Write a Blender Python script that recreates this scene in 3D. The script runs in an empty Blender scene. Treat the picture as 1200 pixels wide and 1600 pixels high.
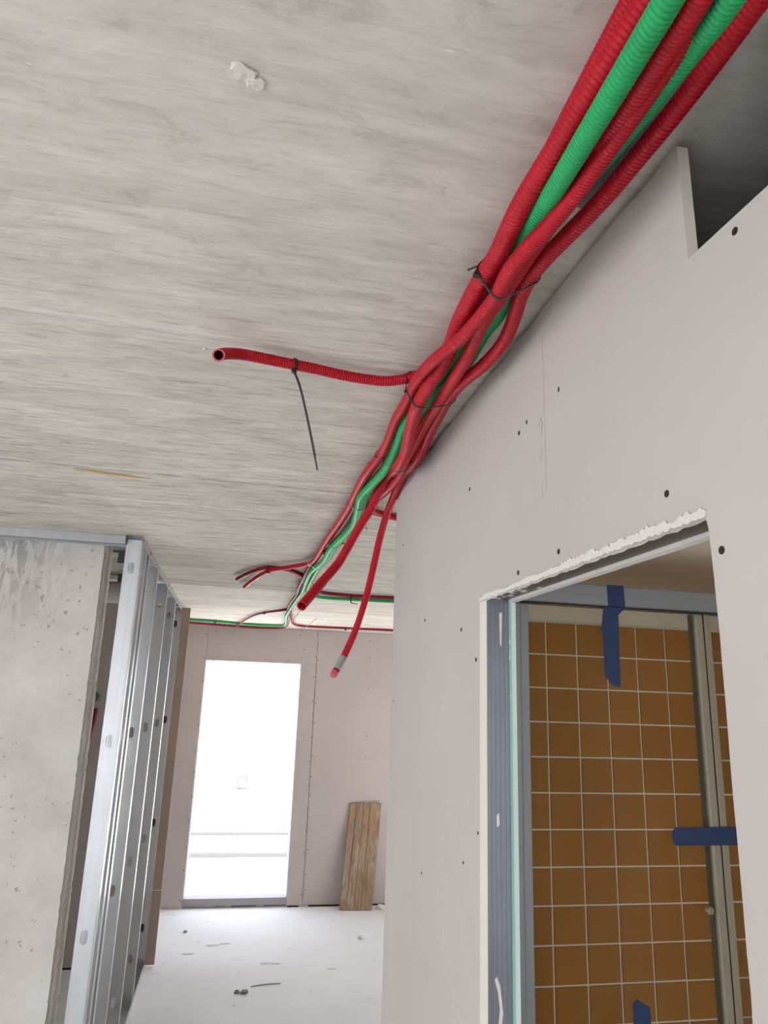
import bpy, bmesh, math, random
from mathutils import Vector, Matrix
from mathutils.geometry import tessellate_polygon
random.seed(7)
D = bpy.data
SC = bpy.context.scene
COL = SC.collection

# ------------------------------------------------------------------ camera
cam_d = D.cameras.new('camera'); cam = D.objects.new('camera', cam_d); COL.objects.link(cam)
PITCH, ROLL, YAW = .259006, .0353045, .196857
cy, sy, cp, sp, cr, sr = math.cos(YAW), math.sin(YAW), math.cos(PITCH), math.sin(PITCH), math.cos(ROLL), math.sin(ROLL)
fwd = Vector((sy*cp, cy*cp, sp)); right = Vector((cy, -sy, 0)); up = right.cross(fwd)
r2 = right*cr + up*sr; u2 = up*cr - right*sr
cam.matrix_world = Matrix(((r2.x, u2.x, -fwd.x, 0), (r2.y, u2.y, -fwd.y, 0), (r2.z, u2.z, -fwd.z, 1.85), (0, 0, 0, 1)))
cam_d.sensor_fit = 'VERTICAL'; cam_d.sensor_height = 32.0; cam_d.lens = 1105.6/1600*32.0
cam_d.clip_start = .02; cam_d.clip_end = 200
SC.camera = cam

# ------------------------------------------------------------------ sky, sun, exposure
SKY = 3.9
w = D.worlds.new('sky'); SC.world = w; w.use_nodes = True
nt = w.node_tree; nt.nodes.clear()
wo = nt.nodes.new('ShaderNodeOutputWorld'); bg = nt.nodes.new('ShaderNodeBackground')
tc = nt.nodes.new('ShaderNodeTexCoord'); sx = nt.nodes.new('ShaderNodeSeparateXYZ'); rp = nt.nodes.new('ShaderNodeValToRGB')
nt.links.new(tc.outputs['Generated'], sx.inputs[0]); nt.links.new(sx.outputs['Z'], rp.inputs[0])
rp.color_ramp.elements[0].position = 0.0; rp.color_ramp.elements[0].color = (.93, .955, 1.0, 1)
rp.color_ramp.elements[1].position = 1.0; rp.color_ramp.elements[1].color = (.70, .83, 1.0, 1)
nt.links.new(rp.outputs[0], bg.inputs[0]); bg.inputs[1].default_value = SKY
nt.links.new(bg.outputs[0], wo.inputs[0])
sun_d = D.lights.new('sun', 'SUN'); sun = D.objects.new('sun', sun_d); COL.objects.link(sun)
sun_d.energy = 46.0; sun_d.angle = .01; sun_d.color = (1, .95, .88)
sun.rotation_euler = Vector((-.50, .13, -.87)).to_track_quat('-Z', 'Y').to_euler()

def portal(name, loc, direction, sx_, sy_):
    l = D.lights.new(name, 'AREA'); l.shape = 'RECTANGLE'; l.size = sx_; l.size_y = sy_
    l.cycles.is_portal = True
    o = D.objects.new(name, l); COL.objects.link(o); o.location = loc
    o.rotation_euler = Vector(direction).to_track_quat('-Z', 'Z').to_euler()
portal('sky_portal_far_door', (.19, 7.31, 1.1), (0, -1, 0), .95, 2.15)
portal('sky_portal_left', (-4.32, .1, 1.2), (1, 0, 0), 4.8, 2.3)
portal('sky_portal_rear', (-2.6, -3.72, 1.2), (0, 1, 0), 3.1, 2.4)
portal('sky_portal_bath_added', (.95, -.72, 1.45), (0, 1, 0), .7, 1.5)  # for the added bathroom opening, out of view
portal('sky_portal_right', (3.52, 5.25, 1.2), (-1, 0, 0), 1.3, 2.3)
portal('sky_portal_left_far', (-4.42, 6.45, 1.2), (1, 0, 0), 1.2, 2.3)

vs = SC.view_settings
vs.view_transform = 'Standard'; vs.look = 'None'; vs.gamma = 1.0; vs.use_curve_mapping = False
vs.exposure = 0.0
SC.cycles.max_bounces = 10; SC.cycles.diffuse_bounces = 7; SC.cycles.transparent_max_bounces = 12
SC.cycles.sample_clamp_indirect = 6.0

# ------------------------------------------------------------------ materials
def mat(name, col, rough=.7, metal=0.0, spec=.5):
    m = D.materials.new(name); m.use_nodes = True
    b = m.node_tree.nodes['Principled BSDF']
    b.inputs['Base Color'].default_value = (*col, 1); b.inputs['Roughness'].default_value = rough
    b.inputs['Metallic'].default_value = metal; b.inputs['Specular IOR Level'].default_value = spec
    return m
class N:
    """small helper to chain shader nodes of one material"""
    def __init__(s, m): s.t = m.node_tree; s.b = s.t.nodes['Principled BSDF']
    def new(s, typ, **kw):
        n = s.t.nodes.new(typ)
        for k, v in kw.items(): setattr(n, k, v)
        return n
    def link(s, a, b): s.t.links.new(a, b)
    def coords(s, scale=(1, 1, 1), rot=(0, 0, 0), obj=True):
        tc = s.new('ShaderNodeTexCoord'); mp = s.new('ShaderNodeMapping')
        mp.inputs['Scale'].default_value = scale; mp.inputs['Rotation'].default_value = rot
        s.link(tc.outputs['Object' if obj else 'Generated'], mp.inputs['Vector']); return mp.outputs[0]
    def noise(s, vec, scale, detail=6, rough=.6, dist=0):
        n = s.new('ShaderNodeTexNoise'); n.inputs['Scale'].default_value = scale; n.inputs['Detail'].default_value = detail
        n.inputs['Roughness'].default_value = rough; n.inputs['Distortion'].default_value = dist
        s.link(vec, n.inputs['Vector']); return n.outputs['Fac']
    def ramp(s, fac, stops):
        r = s.new('ShaderNodeValToRGB'); e = r.color_ramp.elements
        while len(e) < len(stops): e.new(.5)
        for i, (p, c) in enumerate(stops):
            e[i].position = p; e[i].color = (*c, 1) if len(c) == 3 else c
        s.link(fac, r.inputs[0]); return r.outputs[0]
    def mix(s, fac, a, b, mode='MIX'):
        m = s.new('ShaderNodeMix', data_type='RGBA', blend_type=mode)
        if isinstance(fac, (int, float)): m.inputs[0].default_value = fac
        else: s.link(fac, m.inputs[0])
        for sock, v in ((m.inputs[6], a), (m.inputs[7], b)):
            if isinstance(v, tuple): sock.default_value = (*v, 1)
            else: s.link(v, sock)
        return m.outputs[2]
    def math(s, op, a, b=None, c=None):
        m = s.new('ShaderNodeMath', operation=op)
        for i, v in enumerate((a, b, c)):
            if v is None: continue
            if isinstance(v, (int, float)): m.inputs[i].default_value = v
            else: s.link(v, m.inputs[i])
        return m.outputs[0]
    def col(s, c): s.link(c, s.b.inputs['Base Color'])
    def bump(s, h, strength=.3, dist=.002):
        b = s.new('ShaderNodeBump'); b.inputs['Strength'].default_value = strength; b.inputs['Distance'].default_value = dist
        s.link(h, b.inputs['Height']); s.link(b.outputs[0], s.b.inputs['Normal'])

M = {}
def grey(v, warm=.96, cool=.92): return (v, v*warm, v*cool)

# board-marked concrete of the ceiling: grain runs across the corridor (x)
m = M['slab'] = mat('board_marked_concrete', grey(.45), .85, 0, .2); n = N(m)
streak = n.noise(n.coords((1.1, 6.0, 1)), 2.2, 9, .68, .8)
mott = n.noise(n.coords((1, 2.2, 1)), 9.0, 9, .72, .6)
mid = n.noise(n.coords((3.0, 30, 1)), 2.0, 8, .72, .5)
fine = n.noise(n.coords((7.5, 115, 1)), 2.0, 5, .75, .3)
cloud = n.noise(n.coords((.8, 1.6, 1)), 2.6, 7, .62, .5)
W_ = (.955, .875)
c1 = n.ramp(streak, [(.30, grey(.55, *W_)), (.47, grey(.635, *W_)), (.62, grey(.70, *W_)), (.80, grey(.75, *W_))])
c2 = n.ramp(mid, [(.32, grey(.50, 1, 1)), (.42, grey(.86, 1, 1)), (.50, grey(1.0, 1, 1)), (.75, grey(1.10, 1, .99))])
c4 = n.ramp(fine, [(.33, grey(.40, .99, .98)), (.42, grey(.86, 1, 1)), (.50, grey(1.0, 1, 1)), (.75, grey(1.10, 1, 1))])
tx = n.new('ShaderNodeTexCoord'); sp_ = n.new('ShaderNodeSeparateXYZ'); n.link(tx.outputs['Object'], sp_.inputs[0])
wob = n.math('MULTIPLY', n.math('SUBTRACT', n.noise(n.coords((1, 1, 1)), 3.0, 4), .5), .018)
yy = n.math('ADD', sp_.outputs['Y'], n.math('ADD', wob, n.math('MULTIPLY', sp_.outputs['X'], -.03)))
# the board grain is bolder towards the far end of the slab
far = n.math('MINIMUM', n.math('MULTIPLY', n.math('MAXIMUM', n.math('SUBTRACT', sp_.outputs['Y'], .6), 0.0), .7), 1.0)
far = n.math('ADD', .16, n.math('MULTIPLY', far, .84))
c = n.mix(1.0, c1, n.mix(far, grey(1.0, 1, 1), c2), 'MULTIPLY')
c = n.mix(1.0, c, n.mix(far, grey(1.0, 1, 1), c4), 'MULTIPLY')
cl = n.ramp(cloud, [(.30, grey(.82, .985, .95)), (.50, grey(.97, .995, .985)), (.70, grey(1.06, 1, 1))])
c = n.mix(1.0, c, cl, 'MULTIPLY')
c = n.mix(1.0, c, n.ramp(mott, [(.35, grey(.82, .99, .95)), (.45, grey(.97, 1, .985)), (.55, grey(1.0, 1, 1)), (.68, grey(1.09, 1, 1))]), 'MULTIPLY')
def bay_tone(c, ya, yb, tone):
    '''one shuttering bay of the slab, tone part concrete, part light put into the colour'''
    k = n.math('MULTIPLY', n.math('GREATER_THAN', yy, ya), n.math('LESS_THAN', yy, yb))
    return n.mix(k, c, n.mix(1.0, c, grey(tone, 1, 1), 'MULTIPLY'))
for ya, yb, tone in ((-5, .55, .93), (1.25, 2.2, .99), (2.2, 3.36, .89), (3.36, 4.36, .82), (4.53, 5.6, 1.12), (5.6, 7.3, 1.25)): c = bay_tone(c, ya, yb, tone)  # middle bays painted dimmer, doorway end brighter, as the light falls
brk = n.noise(n.coords((7, 40, 1)), 2.0, 4)
def seam(c, y0, half, colr, amt, broken=True):
    d = n.math('ABSOLUTE', n.math('SUBTRACT', yy, y0))
    k = n.math('MULTIPLY', n.math('LESS_THAN', d, half), amt)
    if broken: k = n.math('MULTIPLY', k, n.math('GREATER_THAN', brk, .47))
    return n.mix(k, c, colr)
for y0, h, v, a in ((1.245, .0035, .72, .8), (1.262, .006, .33, .3), (2.20, .008, .27, .7), (2.23, .004, .70, .6), (2.55, .005, .72, .8),
                    (2.66, .008, .26, .5), (3.34, .010, .24, .6), (3.38, .005, .70, .5),
                    (3.86, .008, .25, .5), (5.05, .012, .24, .5), (5.5, .012, .27, .4), (6.1, .015, .26, .6), (6.35, .02, .3, .4)):
    c = seam(c, y0, h, grey(v), a)
c = seam(c, 4.44, .085, grey(.27), .55, False)
c = seam(c, 4.36, .018, grey(.17), .8, True); c = seam(c, 4.53, .014, grey(.17), .7, True)
spk = n.noise(n.coords((14, 26, 1)), 2.0, 2)
c = n.mix(n.math('MULTIPLY', n.math('GREATER_THAN', spk, .745), .7), c, grey(.78, .98, .95))
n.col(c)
n.bump(n.math('ADD', n.math('MULTIPLY', mid, .6), n.math('MULTIPLY', fine, .5)), .5, .003)

# cast concrete of the pier
m = M['cast'] = mat('cast_concrete', grey(.55), .8, 0, .25); n = N(m)
a = n.noise(n.coords((1, 1, 1)), 3.6, 9, .62); b_ = n.noise(n.coords((9, 9, 1.9)), 2.6, 8, .66, 1.2)
p = n.noise(n.coords((1, 1, .8)), 42, 3); cl_ = n.noise(n.coords((1, 1, 1)), 4.5, 3); p2 = n.noise(n.coords((1, 1, .9)), 17, 5, .7)
c = n.ramp(a, [(.3, grey(.49, .955, .905)), (.5, grey(.58, .955, .91)), (.7, grey(.64, .965, .925))])
tx = n.new('ShaderNodeTexCoord'); sp_ = n.new('ShaderNodeSeparateXYZ'); n.link(tx.outputs['Object'], sp_.inputs[0])
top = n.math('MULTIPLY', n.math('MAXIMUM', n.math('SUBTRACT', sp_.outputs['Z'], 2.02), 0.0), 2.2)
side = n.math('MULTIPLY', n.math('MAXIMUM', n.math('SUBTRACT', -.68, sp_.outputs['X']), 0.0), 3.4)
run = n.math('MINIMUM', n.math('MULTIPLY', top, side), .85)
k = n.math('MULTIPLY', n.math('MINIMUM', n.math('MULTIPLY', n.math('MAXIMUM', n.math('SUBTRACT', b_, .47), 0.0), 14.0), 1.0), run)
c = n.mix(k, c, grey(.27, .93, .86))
pk = n.math('MULTIPLY', n.math('GREATER_THAN', n.math('ADD', p, n.math('MULTIPLY', cl_, .35)), .86), .7)
c = n.mix(pk, c, grey(.24, .95, .9))
c = n.mix(n.math('MULTIPLY', n.math('GREATER_THAN', p2, .655), .22), c, grey(.38, .96, .92))
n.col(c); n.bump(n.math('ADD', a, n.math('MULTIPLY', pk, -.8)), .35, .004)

# plasterboard papers and core
def board(name, base, var=.03, rough=.75):
    m = mat(name, base, rough, 0, .25); n = N(m)
    a = n.noise(n.coords((1, 1, 1)), 1.6, 5); s_ = n.noise(n.coords((3, 3, 1.1)), 3.4, 6, .65, .5)
    lo = tuple(v*(1-var*2) for v in base); hi = tuple(min(1, v*(1+var*2)) for v in base)
    c = n.ramp(a, [(.3, lo), (.7, hi)])
    c = n.mix(n.math('MULTIPLY', n.math('GREATER_THAN', s_, .70), .10), c, tuple(v*.6 for v in base))
    sc_ = n.noise(n.coords((9, 9, 2)), 5.0, 2, .5)
    c = n.mix(n.math('MULTIPLY', n.math('GREATER_THAN', sc_, .77), .22), c, (.86, .84, .80))
    n.col(c); return m
M['paper'] = board('plasterboard_paper', (.475, .438, .410))
M['paper_far'] = board('plasterboard_paper_far', (.45, .40, .395), .02)
M['brown'] = board('brown_board_back', (.34, .255, .205), .05)
M['gypsum'] = mat('gypsum_core', (.80, .76, .68), .9, 0, .2)
m = M['white_core'] = mat('torn_white_gypsum', (.66, .63, .60), .95, 0, .15); n = N(m)
n.bump(n.noise(n.coords((1, 1, 1)), 160, 4), .8, .003)
m = M['teal_core'] = mat('pale_green_core', (.58, .68, .66), .9)
m = M['teal'] = mat('green_board_edge', (.30, .60, .54), .7); n = N(m)
n.col(n.mix(n.math('GREATER_THAN', n.noise(n.coords((1, 1, .5)), 16, 4), .60), (.25, .47, .43), (.60, .68, .66)))
M['lining'] = mat('void_shade_black', (.02, .019, .016), .95, 0, .1)  # black standing in for shade in the wall-top gap and the void
M['paint'] = mat('white_wall_paint', (.72, .69, .65), .75)
M['bath_paint'] = mat('cream_bathroom_paint', (.82, .73, .61), .8)
M['dark'] = mat('dark_joint', (.03, .028, .026), .95, 0, .1)
M['screw'] = mat('black_screw', (.025, .022, .02), .5, .3)
M['pencil'] = mat('pale_blue_chalk', (.42, .46, .455), .9)
M['smudge'] = mat('grey_smudge', (.40, .37, .355), .95)

# galvanised sheet
def galv(name, base, rough):
    m = mat(name, base, rough, .85); n = N(m)
    a = n.noise(n.coords((9, 9, .7)), 5, 5); b_ = n.noise(n.coords((1, 1, 1)), 6, 3)
    n.col(n.ramp(a, [(.3, tuple(v*.93 for v in base)), (.7, tuple(min(1, v*1.05) for v in base))]))
    r = n.math('ADD', rough-.10, n.math('MULTIPLY', b_, .2)); n.link(r, n.b.inputs['Roughness'])
    return m
M['galv'] = galv('galvanised_steel', (.56, .575, .60), .40)
M['galv_track'] = galv('galvanised_track_steel', (.42, .43, .44), .45)
M['threshold'] = mat('grey_painted_threshold', (.30, .29, .30), .6)
M['galv_dull'] = galv('dull_galvanised_steel', (.175, .19, .22), .45)
m = M['galv_dark'] = galv('stained_lintel_steel', (.20, .185, .175), .55)
M['alu'] = mat('satin_aluminium', (.22, .23, .25), .45, .3)
M['alu_dark'] = mat('bronze_grey_profile', (.27, .235, .18), .5, .3)

# floor screed
m = M['floor'] = mat('pale_dusty_screed', (.8, .8, .82), .8, 0, .3); n = N(m)
a = n.noise(n.coords((1, 1, 1)), 1.3, 7, .6); b_ = n.noise(n.coords((1, 1.6, 1)), 7, 6, .7, .6)
c = n.ramp(a, [(.3, (.77, .77, .79)), (.7, (.85, .85, .87))])
c = n.mix(n.math('MULTIPLY', n.math('GREATER_THAN', b_, .64), .30), c, (.46, .45, .46)); n.col(c)
n.bump(b_, .15, .004)

# plastics, tiles, timber
def plastic(name, base, rough=.42):
    m = mat(name, base, rough, 0, .22); n = N(m)
    a = n.noise(n.coords((1, 1, 1)), 24, 4)
    n.col(n.ramp(a, [(.3, tuple(v*.86 for v in base)), (.62, base), (.85, tuple(min(1, v*1.0+.015) for v in base))])); return m
M['R'] = plastic('red_conduit_plastic', (.44, .006, .018))
M['R2'] = plastic('dusty_dark_red_plastic', (.27, .010, .03), .55)
M['G'] = plastic('green_conduit_plastic', (.017, .36, .115))
M['G2'] = plastic('glossy_green_plastic', (.03, .34, .15), .25)
M['Y'] = plastic('grey_conduit_plastic', (.34, .34, .35))
M['pink'] = mat('pink_cut_end', (.55, .10, .13), .5)
M['ducttape'] = mat('grey_tape', (.32, .33, .35), .5)
M['tie'] = mat('black_nylon', (.015, .015, .016), .45)
M['tie_white'] = mat('white_nylon', (.80, .82, .80), .45)
M['bluetape'] = mat('blue_masking_tape', (.003, .020, .082), .6)
M['wire'] = mat('thin_steel_wire', (.5, .5, .5), .4, .8)
m = M['tile'] = mat('ochre_glazed_tile', (.44, .19, .035), .22, 0, .45); n = N(m)
oi = n.new('ShaderNodeObjectInfo')
a = n.noise(n.coords((1, 1, 1)), 9, 4)
c = n.mix(a, (.38, .14, .018), (.46, .185, .032))
c = n.mix(n.math('MULTIPLY', oi.outputs['Random'], .35), c, (.34, .115, .015)); n.col(c)
M['grout'] = mat('pale_grout', (.86, .75, .60), .9)
m = M['wood'] = mat('weathered_softwood', (.42, .27, .14), .75); n = N(m)
g = n.noise(n.coords((26, 26, 1.3)), 2.0, 7, .6, .7); sp2 = n.noise(n.coords((1, 1, .6)), 7, 5, .6)
c = n.ramp(g, [(.3, (.15, .095, .06)), (.5, (.26, .178, .112)), (.7, (.36, .265, .18))])
c = n.mix(n.math('MULTIPLY', n.math('GREATER_THAN', sp2, .56), .45), c, (.33, .18, .075))
c = n.mix(n.math('MULTIPLY', n.math('LESS_THAN', sp2, .40), .5), c, (.37, .32, .265)); n.col(c); n.bump(g, .3, .002)
M['splinter'] = mat('yellow_wood_splinter', (.50, .36, .13), .8)
M['plaster'] = mat('dried_plaster', (.66, .62, .56), .95)
M['dust'] = mat('grey_floor_dust', (.60, .59, .60), .95)
M['rubble'] = mat('grey_rubble', (.22, .21, .21), .95)
M['white_ext'] = mat('white_render', (.80, .80, .79), .9)
M['grey_ext'] = mat('grey_metal_rail', (.05, .051, .053), .7)
M['socket'] = mat('grey_pvc', (.42, .40, .385), .5)
# thin clear glass
m = M['glass'] = D.materials.new('clear_glass'); m.use_nodes = True; t = m.node_tree; t.nodes.clear()
o_ = t.nodes.new('ShaderNodeOutputMaterial'); mx = t.nodes.new('ShaderNodeMixShader'); tr = t.nodes.new('ShaderNodeBsdfTransparent'); gl = t.nodes.new('ShaderNodeBsdfGlossy'); fr = t.nodes.new('ShaderNodeFresnel')
tr.inputs[0].default_value = (.95, .965, .96, 1); gl.inputs['Roughness'].default_value = .02; fr.inputs[0].default_value = 1.3
t.links.new(fr.outputs[0], mx.inputs[0]); t.links.new(tr.outputs[0], mx.inputs[1]); t.links.new(gl.outputs[0], mx.inputs[2]); t.links.new(mx.outputs[0], o_.inputs[0])

# ------------------------------------------------------------------ mesh helpers
class MB:
    def __init__(s): s.v = []; s.f = []; s.mi = []
    def add(s, verts, faces, mi=0):
        k = len(s.v); s.v += [tuple(v) for v in verts]
        s.f += [tuple(i+k for i in f) for f in faces]; s.mi += [mi]*len(faces)
    def box(s, a, b, mi=0):
        (x0, y0, z0), (x1, y1, z1) = a, b
        s.add([(x0,y0,z0),(x1,y0,z0),(x1,y1,z0),(x0,y1,z0),(x0,y0,z1),(x1,y0,z1),(x1,y1,z1),(x0,y1,z1)],
              [(3,2,1,0),(4,5,6,7),(0,1,5,4),(1,2,6,5),(2,3,7,6),(3,0,4,7)], mi)
    def plate(s, outer, holes, d0, d1, put, mi_face=0, mi_side=0):
        """flat outline with holes in 2-D, given thickness from d0 to d1; put(u, v, d) -> point"""
        loops = [outer]+list(holes); flat = [p for l in loops for p in l]
        tris = tessellate_polygon([[Vector((u, v, 0)) for u, v in l] for l in loops])
        nf = len(flat)
        vs_ = [put(u, v, d0) for u, v in flat]+[put(u, v, d1) for u, v in flat]
        s.add(vs_, [tuple(t) for t in tris]+[tuple(i+nf for i in reversed(t)) for t in tris], mi_face)
        k = len(s.v)-len(vs_); st = 0
        for l in loops:
            L = len(l)
            for i in range(L):
                a, b = st+i, st+(i+1) % L
                s.f.append((k+a, k+b, k+nf+b, k+nf+a)); s.mi.append(mi_side)
            st += L
    def tube(s, pts, radii, sides=12, cap0=True, cap1=True, mi=0):
        P = [Vector(p) for p in pts]; n_ = len(P); rings = []
        tan = [(P[min(i+1, n_-1)]-P[max(i-1, 0)]).normalized() for i in range(n_)]
        nrm = tan[0].orthogonal().normalized(); vs_ = []
        cs = [(math.cos(2*math.pi*j/sides), math.sin(2*math.pi*j/sides)) for j in range(sides)]
        for i in range(n_):
            nrm = (nrm-tan[i]*nrm.dot(tan[i])).normalized(); bn = tan[i].cross(nrm); r = radii[i] if hasattr(radii, '__len__') else radii
            c = P[i]
            vs_ += [(c.x+r*(a*nrm.x+b*bn.x), c.y+r*(a*nrm.y+b*bn.y), c.z+r*(a*nrm.z+b*bn.z)) for a, b in cs]
        fs = [(i*sides+j, i*sides+(j+1) % sides, (i+1)*sides+(j+1) % sides, (i+1)*sides+j) for i in range(n_-1) for j in range(sides)]
        if cap0: fs.append(tuple(reversed(range(sides))))
        if cap1: fs.append(tuple((n_-1)*sides+j for j in range(sides)))
        s.add(vs_, fs, mi)
    def build(s, name, mats, parent=None, smooth=False, recalc=True, **props):
        me = D.meshes.new(name); me.from_pydata(s.v, [], s.f)
        mats = mats if isinstance(mats, (list, tuple)) else [mats]
        for m_ in mats: me.materials.append(m_)
        if len(mats) > 1: me.polygons.foreach_set('material_index', s.mi)
        if recalc:
            bm = bmesh.new(); bm.from_mesh(me); bmesh.ops.recalc_face_normals(bm, faces=bm.faces); bm.to_mesh(me); bm.free()
        if smooth: me.polygons.foreach_set('use_smooth', [True]*len(me.polygons))
        me.update()
        o = D.objects.new(name, me); COL.objects.link(o)
        if parent: o.parent = parent
        for k, v in props.items(): o[k] = v
        return o
def bevel(o, w_=.002, seg=2):
    b = o.modifiers.new('bevel', 'BEVEL'); b.width = w_; b.segments = seg; b.limit_method = 'ANGLE'; return o
def boxo(name, a, b, m_, parent=None, **props):
    q = MB(); q.box(a, b); return q.build(name, m_, parent, **props)
def struct(name, a, b, m_): return boxo(name, a, b, m_, kind='structure')
def empty(name, loc, **props):
    o = D.objects.new(name, None); COL.objects.link(o); o.location = loc; o.empty_display_size = .1
    for k, v in props.items(): o[k] = v
    return o
def put_under(o, parent):
    """parents o and keeps where it stands"""
    o.parent = parent; o.location = o.location-parent.location
def spline(P, step):
    P = [Vector(p) for p in P]; Q = [P[0]*2-P[1]]+P+[P[-1]*2-P[-2]]; out = []
    for i in range(1, len(Q)-2):
        a, b, c, d = Q[i-1:i+3]; n_ = max(1, int((c-b).length/step+.5))
        for k in range(n_):
            t_ = k/n_; out.append(.5*((2*b)+(c-a)*t_+(2*a-5*b+4*c-d)*t_*t_+(3*b-a-3*c+d)*t_**3))
    out.append(P[-1]); return out
def even(P, step):
    """resample a polyline at an even step"""
    out = [P[0].copy()]; left = step
    for a, b in zip(P[:-1], P[1:]):
        L = (b-a).length
        if L < 1e-9: continue
        pos = left
        while pos <= L:
            out.append(a.lerp(b, pos/L)); pos += step
        left = pos-L
    return out
def lump(name, loc, size, m_, seed, **props):
    rnd = random.Random(seed); bm = bmesh.new(); bmesh.ops.create_icosphere(bm, subdivisions=2, radius=1)
    for v in bm.verts:
        k = 1+rnd.uniform(-.28, .28); v.co = Vector((v.co.x*size[0]*k, v.co.y*size[1]*k, max(v.co.z, -.6)*size[2]*k))
    me = D.meshes.new(name); bm.to_mesh(me); bm.free(); me.materials.append(m_)
    o = D.objects.new(name, me); COL.objects.link(o); o.location = loc
    for k, v in props.items(): o[k] = v
    return o

# ------------------------------------------------------------------ room shell
floor = struct('floor', (-4.4, -3.7, -.12), (3.6, 7.30, 0), M['floor'])
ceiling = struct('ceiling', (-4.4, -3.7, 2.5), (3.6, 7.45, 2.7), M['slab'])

# right-hand wall: front board with the doorway and the notch, boards cut by hand
rnd = random.Random(3)
top = []
y = 2.07
while y > .607:
    top.append((y, 2.4895-rnd.random()**3*.008-(.006 if rnd.random() < .12 else 0))); y -= rnd.uniform(.012, .05)
lint = [(.612+.685*i/60, 2.041+rnd.uniform(-.0016, .0016)) for i in range(61)]
jag = [(.607+rnd.uniform(-.004, .003) if z < 1.5 else .6065+rnd.uniform(-.0012, .0012), z) for z in [0.0]+[.03*i for i in range(1, 67)]]
outline = [(-1.8, 0)]+jag+[(.609, 2.026)]+lint+[(1.297, 2.02), (1.2965, 1.5), (1.297, 0), (2.07, 0)]+top+[(.613, 2.488), (.607, 2.484), (.605, 2.332), (.455, 2.329), (.455, 2.488), (-1.8, 2.488)]
q = MB(); q.plate(outline, [], .453, .467, lambda u, v, d: (d, u, v), 0, 1)
wr = q.build('wall_right', [M['paper'], M['gypsum']], kind='structure')
# torn white core along the lintel cut, as a thin ragged skin proud of the paper
q = MB(); up_, lo_ = [], []
for i in range(171):
    y = .609+.688*i/170
    h = .0055+.0016*rnd.random()+.0015*math.sin(y*37)+.001*math.sin(y*91)+(.006*rnd.random()**2 if y < .98 else 0)
    h *= min(1, (1.299-y)/.05+.35)
    up_.append((y, 2.041+h)); lo_.append((y, 2.0405-.003*rnd.random()))
q.plate(lo_+up_[::-1], [], .4505, .453, lambda u, v, d: (d, u, v)); q.build('torn_gypsum_edge', M['white_core'], wr, label='ragged white gypsum edge above the doorway')
# framing inside the wall
q = MB(); q.box((.4685, 1.3005, 0), (.512, 1.3020, 2.047)); q.box((.4685, 1.302, 0), (.470, 1.345, 2.047)); q.box((.5105, 1.302, 0), (.512, 1.345, 2.047))
for k in range(4):
    x = .476+.009*k; q.box((x, 1.2996, 0), (x+.003, 1.3006, 2.047))
q.build('jamb_stud', M['galv_dull'], wr, label='grey steel stud lining the door jamb')
q = MB(); q.box((.4685, -.2, 2.0465), (.512, 1.3, 2.048)); q.box((.4685, -.2, 2.048), (.470, 1.3, 2.085)); q.box((.5105, -.2, 2.048), (.512, 1.3, 2.085))
q.build('lintel_track', M['galv_dark'], wr, label='stained dark steel track over the doorway')
q = MB()
for k in range(16):
    y0_, x0_ = 1.292-.16*rnd.random()**1.5, rnd.uniform(.474, .506); a_, b2 = rnd.uniform(.004, .014), rnd.uniform(.003, .007); L = 9
    q.add([(min(.511, max(.4695, x0_+b2*math.cos(6.283*t/L)*rnd.uniform(.5, 1.3))), y0_+a_*math.sin(6.283*t/L)*rnd.uniform(.5, 1.4), 2.0462-.00002*k) for t in range(L)], [tuple(range(L))])
q.build('plaster_smear', M['white_core'], wr, recalc=False)
q = MB(); q.add([(.484, 1.2994, 1.40), (.490, 1.2994, 1.385), (.495, 1.2994, 1.345), (.493, 1.2994, 1.327), (.486, 1.2994, 1.325), (.489, 1.2994, 1.35), (.486, 1.2994, 1.375), (.480, 1.2994, 1.395)], [tuple(range(8))])
q.add([(.493, 1.2994, 2.02), (.499, 1.2994, 2.02), (.497, 1.2994, 1.955), (.494, 1.2994, 1.96)], [(0, 1, 2, 3)])
q.add([(.485, 1.2994, 1.655), (.490, 1.2994, 1.66), (.491, 1.2994, 1.64), (.486, 1.2994, 1.635)], [(0, 1, 2, 3)])
q.build('plaster_splash', M['white_core'], wr, recalc=False)
q = MB(); q.box((.5125, 1.2965, 0), (.5165, 2.0, 2.20)); q.build('green_board', M['teal'], wr, label='green moisture board edge at the door jamb')
q = MB(); q.box((.5167, 1.2975, 0), (.526, 2.0, 2.20)); q.build('board_core', M['teal_core'], wr)
boxo('gap_shade_block', (.4685, .82, 2.474), (.512, 2.0, 2.4985), M['lining'], wr)  # black block added so the gap above the board looks shaded
boxo('void_shade_sheet', (.53, -.60, 2.2255), (1.635, 1.99, 2.25), M['lining'], wr)  # unseen black sheet, added to stop bounce light in the void
q = MB(); q.tube([(.4527, .985, 2.44), (.4527, .984, 2.30), (.4527, .985, 2.17)], .0006, 4); q.build('joint_ridge', M['paper'], wr)
q = MB(); q.box((.5125, .60, 2.041), (.526, 1.2965, 2.20)); q.build('rear_header_board', M['white_core'], wr)
q = MB(); q.box((.5125, -.62, 0), (.526, .60, 2.20)); q.build('rear_board', M['teal'], wr)
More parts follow.
